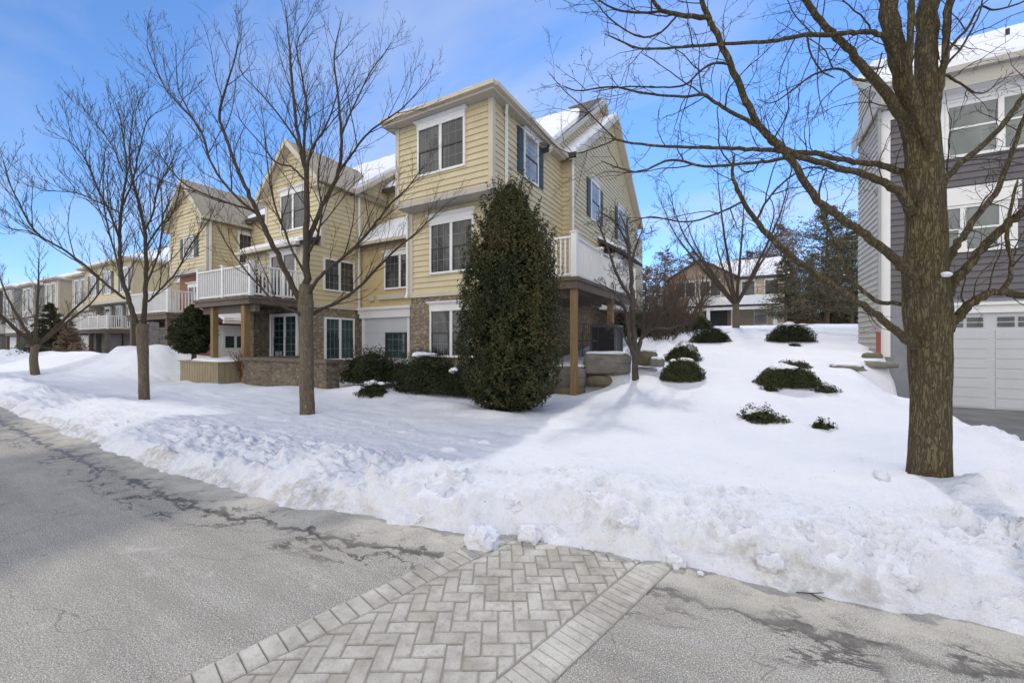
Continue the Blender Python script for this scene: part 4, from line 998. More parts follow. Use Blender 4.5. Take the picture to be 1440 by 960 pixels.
    # low left limbs
    L([(1285,486,-.04),(1266,470,-.1),(1240,448,-.18),(1205,425,-.3),(1160,393,-.4),(1115,362,-.5),(1085,335,-.55),(1062,308,-.6),(1042,278,-.65),(1030,245,-.7),(1033,215,-.75)], [18,14,12,11,10,9.5,9,7.5,6.5,5,3], t0=.2)
    L([(1064,310,-.6),(1080,280,-.6),(1110,250,-.6),(1140,235,-.55),(1175,245,-.5)], [4,3.4,3,2.4,1.4], t0=.1)
    L([(1045,283,-.65),(1010,300,-.7),(965,312,-.75),(915,305,-.8),(880,315,-.85)], [3.6,3,2.5,2,1.2], t0=.1, dens=1.2)
    L([(1278,432,.04),(1258,426,.1),(1235,424,.15),(1205,400,.2),(1185,370,.25),(1172,335,.3),(1160,310,.32),(1152,270,.36),(1165,230,.4)], [10,8,8,7,6,5.5,5,3.5,2], t0=.2)
    # right limbs
    L([(1322,475,-.05),(1340,452,-.12),(1358,432,-.18),(1378,418,-.25),(1402,410,-.3),(1425,414,-.35),(1450,416,-.4),(1500,400,-.5)], [26,18,15,13,12,12,11,8], t0=.2)
    L([(1408,409,-.3),(1420,392,-.32),(1422,365,-.3),(1416,335,-.28),(1420,300,-.25),(1432,250,-.2)], [9,7,6,6,5,4], t0=.2)
    L([(1318,440,.0),(1333,408,-.04),(1350,385,-.06),(1372,362,-.1),(1400,330,-.15),(1425,308,-.2),(1450,288,-.25),(1500,240,-.3)], [28,20,16,14,14,13,12,8], t0=.2)
    L([(1320,390,.06),(1335,362,.1),(1352,335,.15),(1375,302,.2),(1398,275,.22),(1412,245,.25),(1425,210,.28),(1440,165,.3),(1470,90,.35)], [22,14,12,11,10,9,8,7,5], t0=.2)
    L([(1315,285,.0),(1328,256,.02),(1350,230,.05),(1385,202,.08),(1412,172,.1),(1440,135,.12),(1480,90,.15)], [16,12,11,10,9,8,6], t0=.2)
    L([(1330,80,.0),(1342,60,.02),(1362,38,.05),(1378,10,.08),(1400,14,.1),(1440,2,.12),(1470,-20,.15)], [5,5,4.5,3.6,3.4,3,2], t0=.1); L([(1327,95,.0),(1350,70,.0),(1365,45,.0),(1378,15,.0),(1385,-20,0)], [4.5,4,3.4,2.8,2], t0=.1)
    L([(1322,100,-.02),(1340,112,.02),(1352,118,.05),(1370,130,.08),(1390,128,.1),(1410,105,.12)], [5,4.4,3.6,3,2.2,1.2], t0=.1)
    # hanging twigs on the left
    L([(1160,0,-.2),(1152,60,-.25),(1150,120,-.3),(1160,170,-.3)], [2,2,1.6,1], t0=.1); L([(1135,50,-.3),(1140,75,-.3),(1155,100,-.3),(1175,110,-.28)], [3.4,3,2.6,2], t0=.1)
    L([(1240,75,-.1),(1232,105,-.15),(1222,135,-.2),(1230,180,-.2)], [2.6,2.4,2,1.2], t0=.1)
    g.build(root, BARKA, BARKT, [(tr, tR)], 28, limbs_as_parts=20)
    # small cushion of snow caught in a crotch
    m = MB(); c = at(1330, 386, d-.17); m.add(*blob(c, (.045,.05,.026), 3)); part('snow_clump', m, SNOWC, root, smooth=True)

def blob(c, r, seed=0, sub=3, noise=.25, freq=2.0, power=1.0):
    import bmesh
    bm = bmesh.new(); bmesh.ops.create_icosphere(bm, subdivisions=sub, radius=1); bm.verts.ensure_lookup_table()
    v = np.array([p.co[:] for p in bm.verts]); f = [tuple(q.index for q in t.verts) for t in bm.faces]; bm.free()
    if power != 1: v = np.sign(v)*np.abs(v)**power; v /= np.max(np.abs(v))
    n = fbm(v[:,0], v[:,1], freq, 3, seed, z=v[:,2]); v = v*(1+noise*n)[:,None]
    return v*np.array(r)+np.array(c), f

def street_tree_near():
    d = 8.0; root = thing('street_tree', 'bare street tree with straight trunk in front of the stone garden wall', 'tree', at(432, 579, d), 'bare street trees along the road')
    g = Grow(8, up=.36, wander=.055, child=(9,6,3), ratio=(.72,.5,.42), ang=(24,46), seg=.12, rmin=.0026, base_len=2.15, taper=.25, slim=.74)
    k = d/F*.84; tr = smooth_line(pix([(432,592),(432,578),(431,540),(431,500),(430,460),(430,432),(430,400)], d), 4); tR = np.interp(np.linspace(0,1,len(tr)), [0,.12,.3,.7,.86,1], np.array([13.5,12,11,11,12.5,9.5])*k)
    def L(p, w, **kw): return g.limb(pix(p, d), [x*k/2 for x in w], **kw)
    L([(430,425),(431,370),(431,310),(431,250),(421,200),(415,162),(409,94),(406,56),(399,-5)], [18,15,13,11,8,6.5,5,3.5,1.6], t0=.3)
    L([(428,435,0),(408,395,-.1),(385,348,-.2),(362,300,-.3),(345,262,-.35),(331,231,-.4),(315,187,-.4),(309,156,-.45),(327,94,-.5),(338,50,-.5)], [15,12,11,10,8,7,5.5,5,3,1.5], t0=.25)
    L([(364,303,-.3),(338,282,-.15),(309,250,0),(293,219,.1),(281,181,.2),(250,145,.3),(231,122,.3),(209,72,.4),(207,55,.4)], [6.5,6,5,4.5,4,3.2,2.8,2,1.2], t0=.15)
    L([(281,185,.2),(262,150,.4),(250,120,.5),(247,60,.6)], [3.4,2.8,2.2,1.2], t0=.1)
    L([(356,296,-.3),(320,285,-.5),(265,262,-.7),(235,232,-.8),(215,200,-.9)], [4.5,4,3.2,2.4,1.2], t0=.15)
    L([(432,350,0),(440,320,.2),(450,296,.35),(466,265,.5),(477,237,.55),(480,187,.6),(474,125,.7),(470,78,.7),(483,15,.8)], [12,11,10,9,8,7,5,3.5,1.6], t0=.25)
    L([(480,190,.6),(490,165,.7),(502,140,.8),(522,100,.9),(543,72,.9),(551,60,1.)], [5,4.5,3.6,2.8,2,1.2], t0=.1)
    L([(478,240,.55),(498,212,.3),(518,187,.1),(545,167,0),(565,153,-.1),(585,132,-.2),(600,112,-.2)], [6,5,4.2,3.4,2.8,2,1.2], t0=.1)
    L([(431,255,0),(437,212,-.3),(455,184,-.5),(468,153,-.6),(480,110,-.7)], [6,5,4,3,1.4], t0=.1)
    L([(430,240,0),(428,190,.3),(431,150,.5),(424,103,.6),(418,60,.7),(440,22,.8)], [6,5.5,4.5,3.5,2.5,1.3], t0=.1)
    L([(422,205,0),(405,180,.2),(390,159,.3),(365,130,.4),(337,97,.5),(340,60,.5)], [5,4.4,3.8,3,2,1.2], t0=.1)
    L([(430,255,0),(410,235,.4),(388,228,.6),(365,200,.8),(340,172,1.),(332,150,1.1)], [5,4.5,4,3,2,1.2], t0=.1)
    L([(431,420,0),(447,392,-.2),(470,372,-.3),(500,346,-.4),(525,318,-.5),(548,288,-.6),(575,262,-.6),(598,230,-.7)], [9,7.5,7,6,5,4,2.8,1.4], t0=.2, dens=1.2)
    L([(434,445,0),(450,436,.2),(467,429,.3),(495,412,.4),(525,383,.5),(555,352,.6),(580,332,.6),(612,302,.7),(630,285,.7)], [9,8,7.5,7,6,5,4,2.6,1.4], t0=.2, dens=1.2)
    L([(427,450,0),(416,438,-.2),(400,432,-.3),(385,424,-.4),(367,404,-.4),(345,380,-.5),(320,345,-.6),(300,308,-.7)], [6,5.5,5,4.6,4,3.4,2.4,1.4], t0=.2)
    L([(432,390,0),(415,360,.4),(400,325,.6),(384,280,.8),(376,230,.9),(370,170,1)], [6,5.5,5,4,3,1.6], t0=.2)
    L([(431,360,0),(447,330,-.4),(452,290,-.6),(447,250,-.8),(455,200,-1)], [6,5,4.2,3,1.5], t0=.2)
    g.build(root, BARKB, BARKT, [(tr, tR)], 18)
def street_tree_mid():
    d = 9.8; root = thing('street_tree', 'bare forked street tree left of the bushy evergreen in the planter', 'tree', at(202, 560, d), 'bare street trees along the road')
    g = Grow(13, up=.46, wander=.055, child=(10,5.5,3), ratio=(.74,.5,.42), ang=(22,44), seg=.13, rmin=.003, base_len=2.0, taper=.25, slim=.74)
    k = d/F*.70; tr = smooth_line(pix([(203,572),(203,560),(202,530),(201,500),(200,470),(200,455)], d), 4); tR = np.interp(np.linspace(0,1,len(tr)), [0,.15,.5,.85,1], np.array([10.5,9,8.5,10,10])*k)
    def L(p, w, **kw): return g.limb(pix(p, d), [x*k/2 for x in w], **kw)
    L([(199,466),(190,450,-.1),(180,418,-.15),(171,385,-.2),(168,336,-.2),(172,285,-.25),(178,240,-.3),(172,182,-.3),(165,150,-.35)], [15,13,11,9.5,8,6,4.5,3,1.4], t0=.25, dens=1.2)
    L([(201,462),(203,440,.1),(205,400,.1),(206,370,.1),(203,322,.15),(196,290,.2),(190,265,.25),(182,225,.3),(186,170,.35),(190,148,.4)], [14,12,10.5,10,8,7,5.5,4,2.6,1.4], t0=.25, dens=1.2)
    L([(176,420,-.15),(150,400,-.3),(120,374,-.5),(88,350,-.6),(58,333,-.7),(40,312,-.8),(27,285,-.8),(12,255,-.9),(5,225,-.9)], [7,6.5,6,5,4.4,4,3.2,2.2,1.3], t0=.15)
    L([(60,335,-.7),(38,325,-.7),(18,322,-.7),(0,315,-.7)], [3,2.6,2,1.2], t0=.1)
    L([(169,340,-.2),(155,300,-.5),(140,270,-.7),(125,235,-.8),(105,205,-.9),(62,180,-1)], [5,4.5,4,3.2,2.2,1.2], t0=.1, dens=1.3)
    L([(170,300,-.2),(150,290,.2),(110,272,.4),(70,268,.5),(42,262,.6)], [4,3.6,3,2.2,1.2], t0=.1, dens=1.3)
    L([(205,425,.1),(213,420,.1),(228,404,.3),(247,384,.4),(268,345,.5),(292,312,.6),(305,285,.6)], [6,5.5,5,4.5,3.6,2.6,1.3], t0=.1)
    L([(206,350,.1),(213,335,.3),(225,318,.5),(240,305,.6),(252,270,.7),(258,225,.8)], [5,4.6,4,3.2,2.4,1.3], t0=.1, dens=1.3)
    L([(204,325,.1),(215,300,-.2),(222,265,-.4),(238,235,-.5),(250,205,-.6)], [5,4.4,3.6,2.6,1.3], t0=.1, dens=1.3)
    L([(173,288,-.25),(188,250,-.5),(196,210,-.7),(205,175,-.8),(215,160,-.9)], [4.4,3.8,3,2.2,1.3], t0=.1, dens=1.3)
    L([(172,240,-.3),(160,210,.1),(140,180,.3),(115,150,.4)], [3.6,3,2.2,1.2], t0=.1, dens=1.3)
    L([(171,385,-.2),(160,350,.4),(148,300,.6),(145,250,.8),(150,190,1)], [5,4.4,3.6,2.6,1.3], t0=.1, dens=1.2)
    L([(206,400,.1),(218,370,-.4),(226,340,-.6),(228,290,-.8),(222,240,-1)], [5,4.4,3.6,2.6,1.3], t0=.1, dens=1.2)
    g.build(root, BARKB, BARKT, [(tr, tR)], 14)
def auto_tree(name, label, cat, base, height, crown_r, r0, seed, stems=5, fork=.28, mat=None, tmat=None, child=(7,5,4), group=None, rmin=.006, up=.4, spread=.5, wander=.1, seg=.25):
    b = np.array(base, float); root = thing(name, label, cat, base, group)
    g = Grow(seed, up=up, wander=wander, child=child, ratio=(.68,.5,.42), ang=(24,48), seg=seg, rmin=rmin, base_len=height*.26, taper=.25, slim=.9); r = g.r
    top = b+np.array([0,0,height*fork]); tr = smooth_line([b-np.array([0,0,.3]), b, b*.5+top*.5+r.normal(0,.03,3), top], 4); tR = np.linspace(r0*1.15, r0*.9, len(tr))
    for i in range(stems):
        a = 6.283*i/stems+r.uniform(-.4,.4); sp = (spread if i else .08)*r.uniform(.7,1.1); hh = height*(1-fork)*(r.uniform(.75,1.) if i else 1)
        e = np.array([math.cos(a), math.sin(a), 0])*crown_r*sp*1.7
        m1 = top+e*.35+np.array([0,0,hh*.25]); m2 = top+e*.75+np.array([0,0,hh*.6]); m3 = top+e+np.array([0,0,hh])
        g.limb([top-np.array([0,0,height*.02]), m1, m2, m3], [r0*.62, r0*.45, r0*.25, rmin], t0=.15, dens=1.2)
    g.build(root, mat or BARKB, tmat or BARKT, [(tr, tR)], 12); return root
TREE_FAR = at(50, 521, 16.7)
big_tree(); street_tree_near(); street_tree_mid()
auto_tree('street_tree', 'smallest bare street tree far along the snow at the left', 'tree', (TREE_FAR.x, TREE_FAR.y, snow_h(TREE_FAR.x, TREE_FAR.y)-.02), 5.4, 2.6, .13, 17, 6, .24, child=(9,5,3), group='bare street trees along the road', rmin=.004, up=.4, spread=.62, wander=.06)

# crabapple with several stems beside the boulders
def crabapple():
    d = 10.0; root = thing('crabapple_tree', 'small multi stemmed bare tree beside the boulders and the side deck', 'tree', at(894, 523, d))
    g = Grow(23, up=.18, wander=.15, child=(9,7,5), ratio=(.62,.55,.5), ang=(30,65), seg=.1, rmin=.0036, base_len=1.0, taper=.35)
    k = d/F
    def L(p, w, **kw): return g.limb(pix(p, d), [x*k/2 for x in w], **kw)
    tr = smooth_line(pix([(894,535),(893,522),(893,508),(892,494)], d), 3); tR = np.array([5.2,5,4.6,4.6,4.4,4.4,4.4,4.3,4.2,4.2])[:len(tr)]*k
    L([(893,500),(891,465,.1),(889,425,.1),(888,390,.15),(885,355,.2),(880,320,.25),(868,295,.3)], [9,8,7,6,5,3.5,1.5], t0=.3)
    L([(888,420,.1),(872,395,-.1),(862,370,-.2),(850,335,-.3),(838,310,-.35)], [5,4.4,3.6,2.6,1.4], t0=.1)
    L([(886,360,.2),(878,335,.4),(864,312,.5),(845,298,.6)], [3.6,3,2.2,1.2], t0=.1); L([(888,372,.2),(895,345,.3),(905,320,.3)], [3.6,2.8,1.4], t0=.1)
    L([(890,500,-.05),(884,470,-.1),(880,440,-.15),(868,415,-.2),(842,398,-.3)], [6,5,4,3,1.5], t0=.2)
    L([(895,498,.05),(902,478,.1),(912,460,.1),(928,445,.0),(945,430,0),(960,405,0)], [7,5.5,4.6,3.6,2.6,1.4], t0=.15, dens=1.3)
    L([(896,490,.1),(905,465,.3),(905,440,.4),(918,415,.5),(935,385,.5)], [5,4,3.4,2.6,1.4], t0=.15, dens=1.3)
    L([(903,474,.1),(920,462,-.2),(942,462,-.3),(962,455,-.4)], [4,3.4,2.6,1.4], t0=.1, dens=1.4)
    L([(889,494,-.1),(876,470,-.35),(862,455,-.5),(845,440,-.6)], [3.4,2.8,2,1.2], t0=.1)
    g.build(root, BARKG, BARKG, [(tr, tR)], 10)
crabapple()

# ------------------------------------------------------------------ leafy things
def leaf_mesh(name, P, N, size, mat, parent, seed, asp=.5, tint=None, jitter=.8, up=0.):
    """one small folded leaf per point, laid roughly along N"""
    r = np.random.RandomState(seed); n = len(P); N = N+r.normal(0, jitter, (n,3)); N[:,2] += up; N /= np.linalg.norm(N, axis=1)[:,None]+1e-9
    a = r.normal(0, 1, (n,3)); U = np.cross(N, a); U /= np.linalg.norm(U, axis=1)[:,None]+1e-9; Wv = np.cross(N, U)
    s = size*r.uniform(.6, 1.35, n)[:,None]; hw = s*asp/2
    tip = P+U*s*.5; tail = P-U*s*.5; l = P+Wv*hw+N*s*.10; q = P-Wv*hw+N*s*.10
    V = np.stack([tail, l, tip, q], 1).reshape(-1, 3); i = np.arange(n)*4
    Fc = np.concatenate([np.stack([i, i+1, i+2], -1), np.stack([i, i+2, i+3], -1)])
    t = r.uniform(0, 1, n) if tint is None else np.clip(tint+r.normal(0, .18, n), 0, 1)
    return mesh_obj(name, V, Fc, mat, parent, attr={'tint': np.repeat(t, 4)}, fix=False)

def holly():
    b = at(718, 574, 8.1); root = thing('holly_tree', 'tall dark green holly with a pointed top standing before the stone house', 'holly tree', b)
    r = np.random.RandomState(3); n = 56000; H = 4.30
    prof = lambda t: np.interp(t, [0,.04,.12,.25,.4,.55,.68,.78,.88,.95,1.0], [.55,.80,.95,1.02,1.0,.93,.82,.68,.47,.27,.08])
    t = r.beta(1.05, 1.12, n); a = r.uniform(0, 2*math.pi, n)
    lump = 1+(.24+.25*(t > .6))*fbm(np.cos(a)*1.6, np.sin(a)*1.6, 1.0, 3, 4, z=t*5.5)+.18*fbm(np.cos(a)*4, np.sin(a)*4, 1, 2, 9, z=t*14)
    gap = fbm(np.cos(a)*2.6, np.sin(a)*2.6, 1.0, 3, 14, z=t*9)-.25*(t < .16)
    R = .96*prof(t)*lump*(1-np.abs(r.normal(0, .11, n))*(1+1.2*(gap < -.12)))
    keep = (gap > -.26) | (r.uniform(0,1,n) < .35); P = np.stack([b.x+R*np.cos(a), b.y+R*np.sin(a), b.z+.05+t*H], -1); N = np.stack([np.cos(a), np.sin(a), np.full(n, .35)], -1)
    # loose shoots that stick out of the outline
    S = []; SN = []
    for k in range(520):
        tt = r.beta(1.3, 1.0); aa = r.uniform(0, 6.283); rr = prof(tt)*.92; p = np.array([b.x+rr*math.cos(aa), b.y+rr*math.sin(aa), b.z+tt*H]); dv_ = np.array([math.cos(aa)*.55, math.sin(aa)*.55, .75+.5*tt]); dv_ /= np.linalg.norm(dv_); l = r.uniform(.12,.5)*(.7+.3*tt)
        m = 34; q = r.uniform(0, 1, m)[:,None]; S.append(p+dv_*q*l+r.normal(0,.022,(m,3))); SN.append(np.tile(dv_, (m,1))*.3+r.normal(0,.6,(m,3)))
    P = np.concatenate([P[keep]]+S); N = np.concatenate([N[keep]]+SN)
    tint = .34+.55*fbm(P[:,0], P[:,1], 1.8, 3, 19, z=P[:,2])+.16*(P[:,2]-b.z)/H
    leaf_mesh('foliage', P, N, .046, HOLLY, root, 5, .5, tint, .8)
    # inner leaves, so that the crown is not hollow
    n2 = 9000; t = r.beta(1.1,1.2,n2); a = r.uniform(0,6.283,n2); R = prof(t)*r.uniform(.25,.82,n2); P2 = np.stack([b.x+R*np.cos(a), b.y+R*np.sin(a), b.z+t*H*.96], -1)
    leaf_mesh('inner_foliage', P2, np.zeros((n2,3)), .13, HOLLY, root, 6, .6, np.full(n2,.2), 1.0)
    m = MB()
    for i in r.choice(len(P), 420, replace=False):
        if fbm(P[i:i+1,0], P[i:i+1,1], 2.4, 2, 29, z=P[i:i+1,2])[0] < .0: continue
        p = P[i]+N[i]/np.linalg.norm(N[i])*.015; s = .011; o = len(m.v)
        m.v += [(p[0]+s,p[1],p[2]),(p[0]-s,p[1],p[2]),(p[0],p[1]+s,p[2]),(p[0],p[1]-s,p[2]),(p[0],p[1],p[2]+s),(p[0],p[1],p[2]-s)]
        m.f += [(o,o+2,o+4),(o+2,o+1,o+4),(o+1,o+3,o+4),(o+3,o,o+4),(o+2,o,o+5),(o+1,o+2,o+5),(o+3,o+1,o+5),(o,o+3,o+5)]
    part('berries', m, BERRY, root)
    m = MB()
    for k in range(5):
        a = k*1.3; m.tube([(b.x+.12*math.cos(a), b.y+.12*math.sin(a), b.z-.15), (b.x+.25*math.cos(a), b.y+.25*math.sin(a), b.z+.9), (b.x+.35*math.cos(a), b.y+.35*math.sin(a), b.z+2.4)], [.05,.04,.02], 7)
    part('trunk', m, BARKG, root, smooth=True)
holly()

def shrub(name, label, cat, c, rx, ry, rz, n, size, mat, seed, snow=0, asp=.32, lumps=.22, floor=.0, group=None, flat=.75, jitter=.7, snow_off=(0,0), gaps=.25):
    root = thing(name, label, cat, c, group); r = np.random.RandomState(seed)
    d = r.normal(0, 1, (n,3)); d[:,2] = np.abs(d[:,2])*flat; d /= np.linalg.norm(d, axis=1)[:,None]
    k = 1+lumps*1.6*fbm(d[:,0], d[:,1], 1.7, 3, seed, z=d[:,2])+.10*fbm(d[:,0], d[:,1], 5, 2, seed+2, z=d[:,2])
    rr = k*(1-np.abs(r.normal(0,.13,n))+.10*(r.uniform(0,1,n) > .985)); P = d*rr[:,None]*np.array([rx,ry,rz])+np.array([c[0],c[1],c[2]+floor])
    g = fbm(d[:,0], d[:,1], 2.8, 3, seed+7, z=d[:,2]); keep = (g > -gaps) | (r.uniform(0,1,n) < .4); P = P[keep]; d = d[keep]
    tint = .45+.5*fbm(P[:,0], P[:,1], 2.6, 3, seed+5, z=P[:,2])
    leaf_mesh('foliage', P, d, size, mat, root, seed, asp, tint, jitter, .2)
    m = int(n*.25); q = r.normal(0,1,(m,3)); q[:,2] = np.abs(q[:,2]); q /= np.linalg.norm(q,axis=1)[:,None]; q *= r.uniform(.3,.85,m)[:,None]
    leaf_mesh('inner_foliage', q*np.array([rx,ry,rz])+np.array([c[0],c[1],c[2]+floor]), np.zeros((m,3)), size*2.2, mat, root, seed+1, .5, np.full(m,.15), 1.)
    if snow:
        mb = MB()
        for i in range(snow):
            a = r.uniform(0,6.28); u = r.uniform(.05,.5); x = math.cos(a)*u+snow_off[0]; y = math.sin(a)*u+snow_off[1]; zt = math.sqrt(max(.05,1-x*x-y*y))*.93
            mb.add(*blob((c[0]+x*rx, c[1]+y*ry, c[2]+floor+zt*rz), (rx*r.uniform(.12,.30), ry*r.uniform(.14,.30), .035+.03*r.rand()), seed+i, 3, .5, 2.2))
        part('snow_cap', mb, SNOWC, root, smooth=True)
    return root
def gz(x, y): return float(snow_h(np.array([x]), np.array([y]))[0])
def ground_at(px, py, d0=3., d1=60.):
    """march along the sight line of a pixel to the snow"""
    d = d0
    while d < d1:
        p = at(px, py, d)
        if p.z <= gz(p.x, p.y): return p, d
        d += .05
    return at(px, py, d1), d1
# shrubs in front of the houses
p = at(583, 551, 10.3); shrub('yew_shrub', 'wide clipped dark yew with a snow patch left of the tall holly', 'shrub', (p.x, p.y+.55, .22), 1.15, .8, 1.08, 11000, .055, YEW, 2, 3, snow_off=(-.1,-.5), lumps=.16)
p = at(640, 552, 9.8); shrub('yew_shrub', 'small snow dusted yew tucked between the wide yew and the holly', 'shrub', (p.x, p.y+.4, .2), .62, .5, .72, 4200, .05, YEW, 4, 2, snow_off=(-.2,-.5))
p = at(500, 527, 11.6); shrub('juniper_shrub', 'spreading dark evergreen shrub at the right end of the garden wall', 'shrub', (p.x, p.y+.5, .35), .9, .75, 1.0, 7500, .07, YEW, 6, 0, lumps=.4)
p = at(515, 553, 9.6); shrub('juniper_shrub', 'low snow laden juniper branch poking out in front of the wide yew', 'shrub', (p.x, p.y+.2, .22), .42, .35, .34, 1500, .06, YEW, 7, 5, lumps=.5)
p = at(545, 520, 12.3); shrub('yew_shrub', 'dark shrub behind the wide yew below the white garage panel', 'shrub', (p.x, p.y+.4, .3), .6, .6, .62, 3500, .06, YEW, 8, 0)
# shrubs on the hillside
def hill_shrub(label, px, py, wpx, hpx, seed, mat=JUNI, snow=3, n=4500, name='juniper_shrub', lumps=.25, gaps=.25, so=(0,0), sz=.05):
    q, d = ground_at(px, py); w = wpx/F*d/2; h = hpx/F*d
    shrub(name, label, 'shrub', (q.x, q.y+w*.5, gz(q.x, q.y+w*.5)-.04), w, w*.75, h*.98, n, sz, mat, seed, snow, lumps=lumps, gaps=gaps, snow_off=so)
hill_shrub('dome of dark evergreen with a snow cap on the crest, right of the white porch', 1113, 481, 62, 30, 31, YEW, 5, 8000, lumps=.12, gaps=.6, so=(0,.1))
hill_shrub('low dark dome shrub on the crest left of the brick house entrance', 998, 482, 54, 25, 32, YEW, 4, 7000, lumps=.12, gaps=.6, so=(.3,0))
hill_shrub('loose olive shrub, upper one of the pair right of the crabapple tree', 958, 508, 48, 26, 33, JUNI, 3, 4500, lumps=.25, gaps=.5)
hill_shrub('rounded olive green shrub, lower one of the pair right of the crabapple tree', 957, 538, 60, 34, 34, JUNI, 3, 7500, lumps=.15, gaps=.6)
hill_shrub('broad mounded shrub half buried in snow in the middle of the slope', 1107, 545, 78, 30, 35, JUNI, 7, 9000, so=(-.1,-.15), lumps=.16, gaps=.6)
hill_shrub('flat snow topped shrub just above the broad mounded one', 1118, 519, 42, 12, 36, JUNI, 3, 1500, lumps=.3)
hill_shrub('tiny tuft of juniper at the lower left foot of the broad mounded shrub', 1084, 550, 22, 10, 37, JUNI, 0, 600, lumps=.5, gaps=.1)
hill_shrub('small ragged tuft at the lower right of the broad mounded shrub', 1162, 553, 30, 12, 38, JUNI, 2, 800, lumps=.6, gaps=.1)
hill_shrub('ragged juniper patch poking through the snow low on the slope', 1071, 594, 52, 18, 39, JUNI, 4, 1800, lumps=.7, gaps=.1)
hill_shrub('smallest juniper sprig in the snow left of the big trunk', 1158, 603, 30, 15, 40, JUNI, 2, 800, lumps=.8, gaps=.1)
hill_shrub('little tuft below the snow capped dome on the crest', 1118, 487, 16, 7, 41, YEW, 0, 300, lumps=.5)
# dark hedge and brush behind the crabapple
for i, (px, py, d, rx, rz, lab, mt) in enumerate([
    (905,462,20,1.7,1.6,'dark evergreen mass behind the crabapple tree',YEW),(942,460,23,1.5,1.5,'rounded dark evergreen left of the porch columns',YEW),(975,457,26,1.2,1.1,'low olive evergreen beside the white porch',JUNI)]):
    q = at(px, py, d); z0 = gz(q.x, q.y); shrub('evergreen_shrub', lab, 'shrub', (q.x, q.y, min(z0, q.z)-.1), rx, rx*.8, rz, 5000, .10, mt, 60+i, 0, asp=.4)

# planter and its evergreen
def planter():
    root = thing('planter_box', 'low planter of beige vertical boards beside the deck post', 'planter', (-15.6, 7.0, .1))
    m = MB(); x0, x1, y0, y1 = -16.75, -14.25, 6.62, 7.9; zt = .86
    x = x0
    while x < x1-.01: m.box(x+.011, min(x+.17,x1)-.011, y0, y0+.03, -.1, zt-.04); x += .17
    y = y0+.03
    while y < y1-.01:
        m.box(x0, x0+.03, y+.004, min(y+.17,y1)-.004, -.1, zt-.04); m.box(x1-.03, x1, y+.004, min(y+.17,y1)-.004, -.1, zt-.04); y += .17
    part('board_wall', m, WOODP, root)
    m = MB(); m.box(x0-.04,x1+.04,y0-.04,y0+.06,zt-.036,zt); m.box(x0-.04,x0+.06,y0+.061,y1,zt-.036,zt); m.box(x1-.06,x1+.04,y0+.061,y1,zt-.036,zt); part('cap_rail', m, WOODP, root)
    m = MB(); v, f = blob(((x0+x1)/2,(y0+y1)/2,zt-.08), ((x1-x0)/2-.05,(y1-y0)/2-.05,.16), 7, 4, .15, 2.5, .5); m.add(v, f); part('snow_fill', m, SNOWC, root, smooth=True)
planter()
def planter_tree():
    b = at(272, 516, 14.9); b.z = .75; root = thing('arborvitae_tree', 'bushy egg shaped evergreen on three thin stems above the planter', 'evergreen', b)
    r = np.random.RandomState(9); n = 9000; t = r.beta(1.1,1.1,n); a = r.uniform(0,6.283,n)
    pr_ = np.interp(t, [0,.1,.3,.5,.7,.85,1], [.5,.85,1,.95,.75,.5,.06]); lump = 1+.5*fbm(np.cos(a)*1.6,np.sin(a)*1.6,1,3,3,z=t*5)+.2*fbm(np.cos(a)*4,np.sin(a)*4,1,2,8,z=t*12)
    R = .66*pr_*lump*(1-np.abs(r.normal(0,.2,n))); P = np.stack([b.x+R*np.cos(a), b.y+R*np.sin(a), b.z+.32+t*1.75], -1); N = np.stack([np.cos(a),np.sin(a),np.full(n,.3)],-1)
    leaf_mesh('foliage', P, N, .10, YEW, root, 3, .35, .4+.5*fbm(P[:,0],P[:,1],2,3,4,z=P[:,2]), .8)
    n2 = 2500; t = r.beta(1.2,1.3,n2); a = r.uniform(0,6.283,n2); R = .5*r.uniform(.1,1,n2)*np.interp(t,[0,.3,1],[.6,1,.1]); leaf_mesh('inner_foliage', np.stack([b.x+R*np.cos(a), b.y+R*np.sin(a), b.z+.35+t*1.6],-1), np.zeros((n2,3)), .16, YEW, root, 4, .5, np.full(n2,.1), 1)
    m = MB()
    for k in (-.12,0,.13): m.tube([(b.x+k, b.y, b.z-.1),(b.x+k*.9, b.y+.02, b.z+.3),(b.x+k*1.6, b.y, b.z+1.1)], [.035,.03,.015], 7)
    part('trunk', m, BARKG, root, smooth=True)
planter_tree()
# dry twiggy shrub beside the garden wall
def twig_shrub(label, c, h, r, seed, n=26, mat=None):
    root = thing('twig_shrub', label, 'shrub', c); g = Grow(seed, up=.3, wander=.14, child=(5,4), ratio=(.55,.5), ang=(25,55), seg=.1, rmin=.004, base_len=h*.6)
    for i in range(n):
        a = g.r.uniform(0,6.28); s = g.r.uniform(.2,1)*r; e = np.array([math.cos(a)*s, math.sin(a)*s, h*g.r.uniform(.6,1)]); b = np.array(c)+np.array([math.cos(a)*s*.25, math.sin(a)*s*.25, -.1])
        g.limb([b, b+e*np.array([.4,.4,.5]), b+e], [.012,.009,.004], t0=.3)
    g.build(root, mat or BARKT, mat or BARKT)
REDT = bark('reddish_twig', (.17,.11,.08), (.24,.165,.125), (.19,.135,.10), 2)
twig_shrub('dry reddish twiggy shrub between planter and stone garden wall', (-14.1,7.35,.3), 1.0, .6, 71, 22, REDT)
twig_shrub('thin bare shrub on the hill behind the crabapple tree', (tuple(ground_at(925,478)[0])), 1.1, .7, 72, 14, BARKG)
q = at(930, 460, 17); twig_shrub('tangle of brown brush rising behind the paired olive shrubs', (q.x, q.y, gz(q.x,q.y)), 2.2, 1.9, 73, 46, REDT)
q = at(955, 455, 21); twig_shrub('greyish brown brush thicket left of the brick house', (q.x, q.y, gz(q.x,q.y)), 3.2, 2.2, 74, 46, REDT)
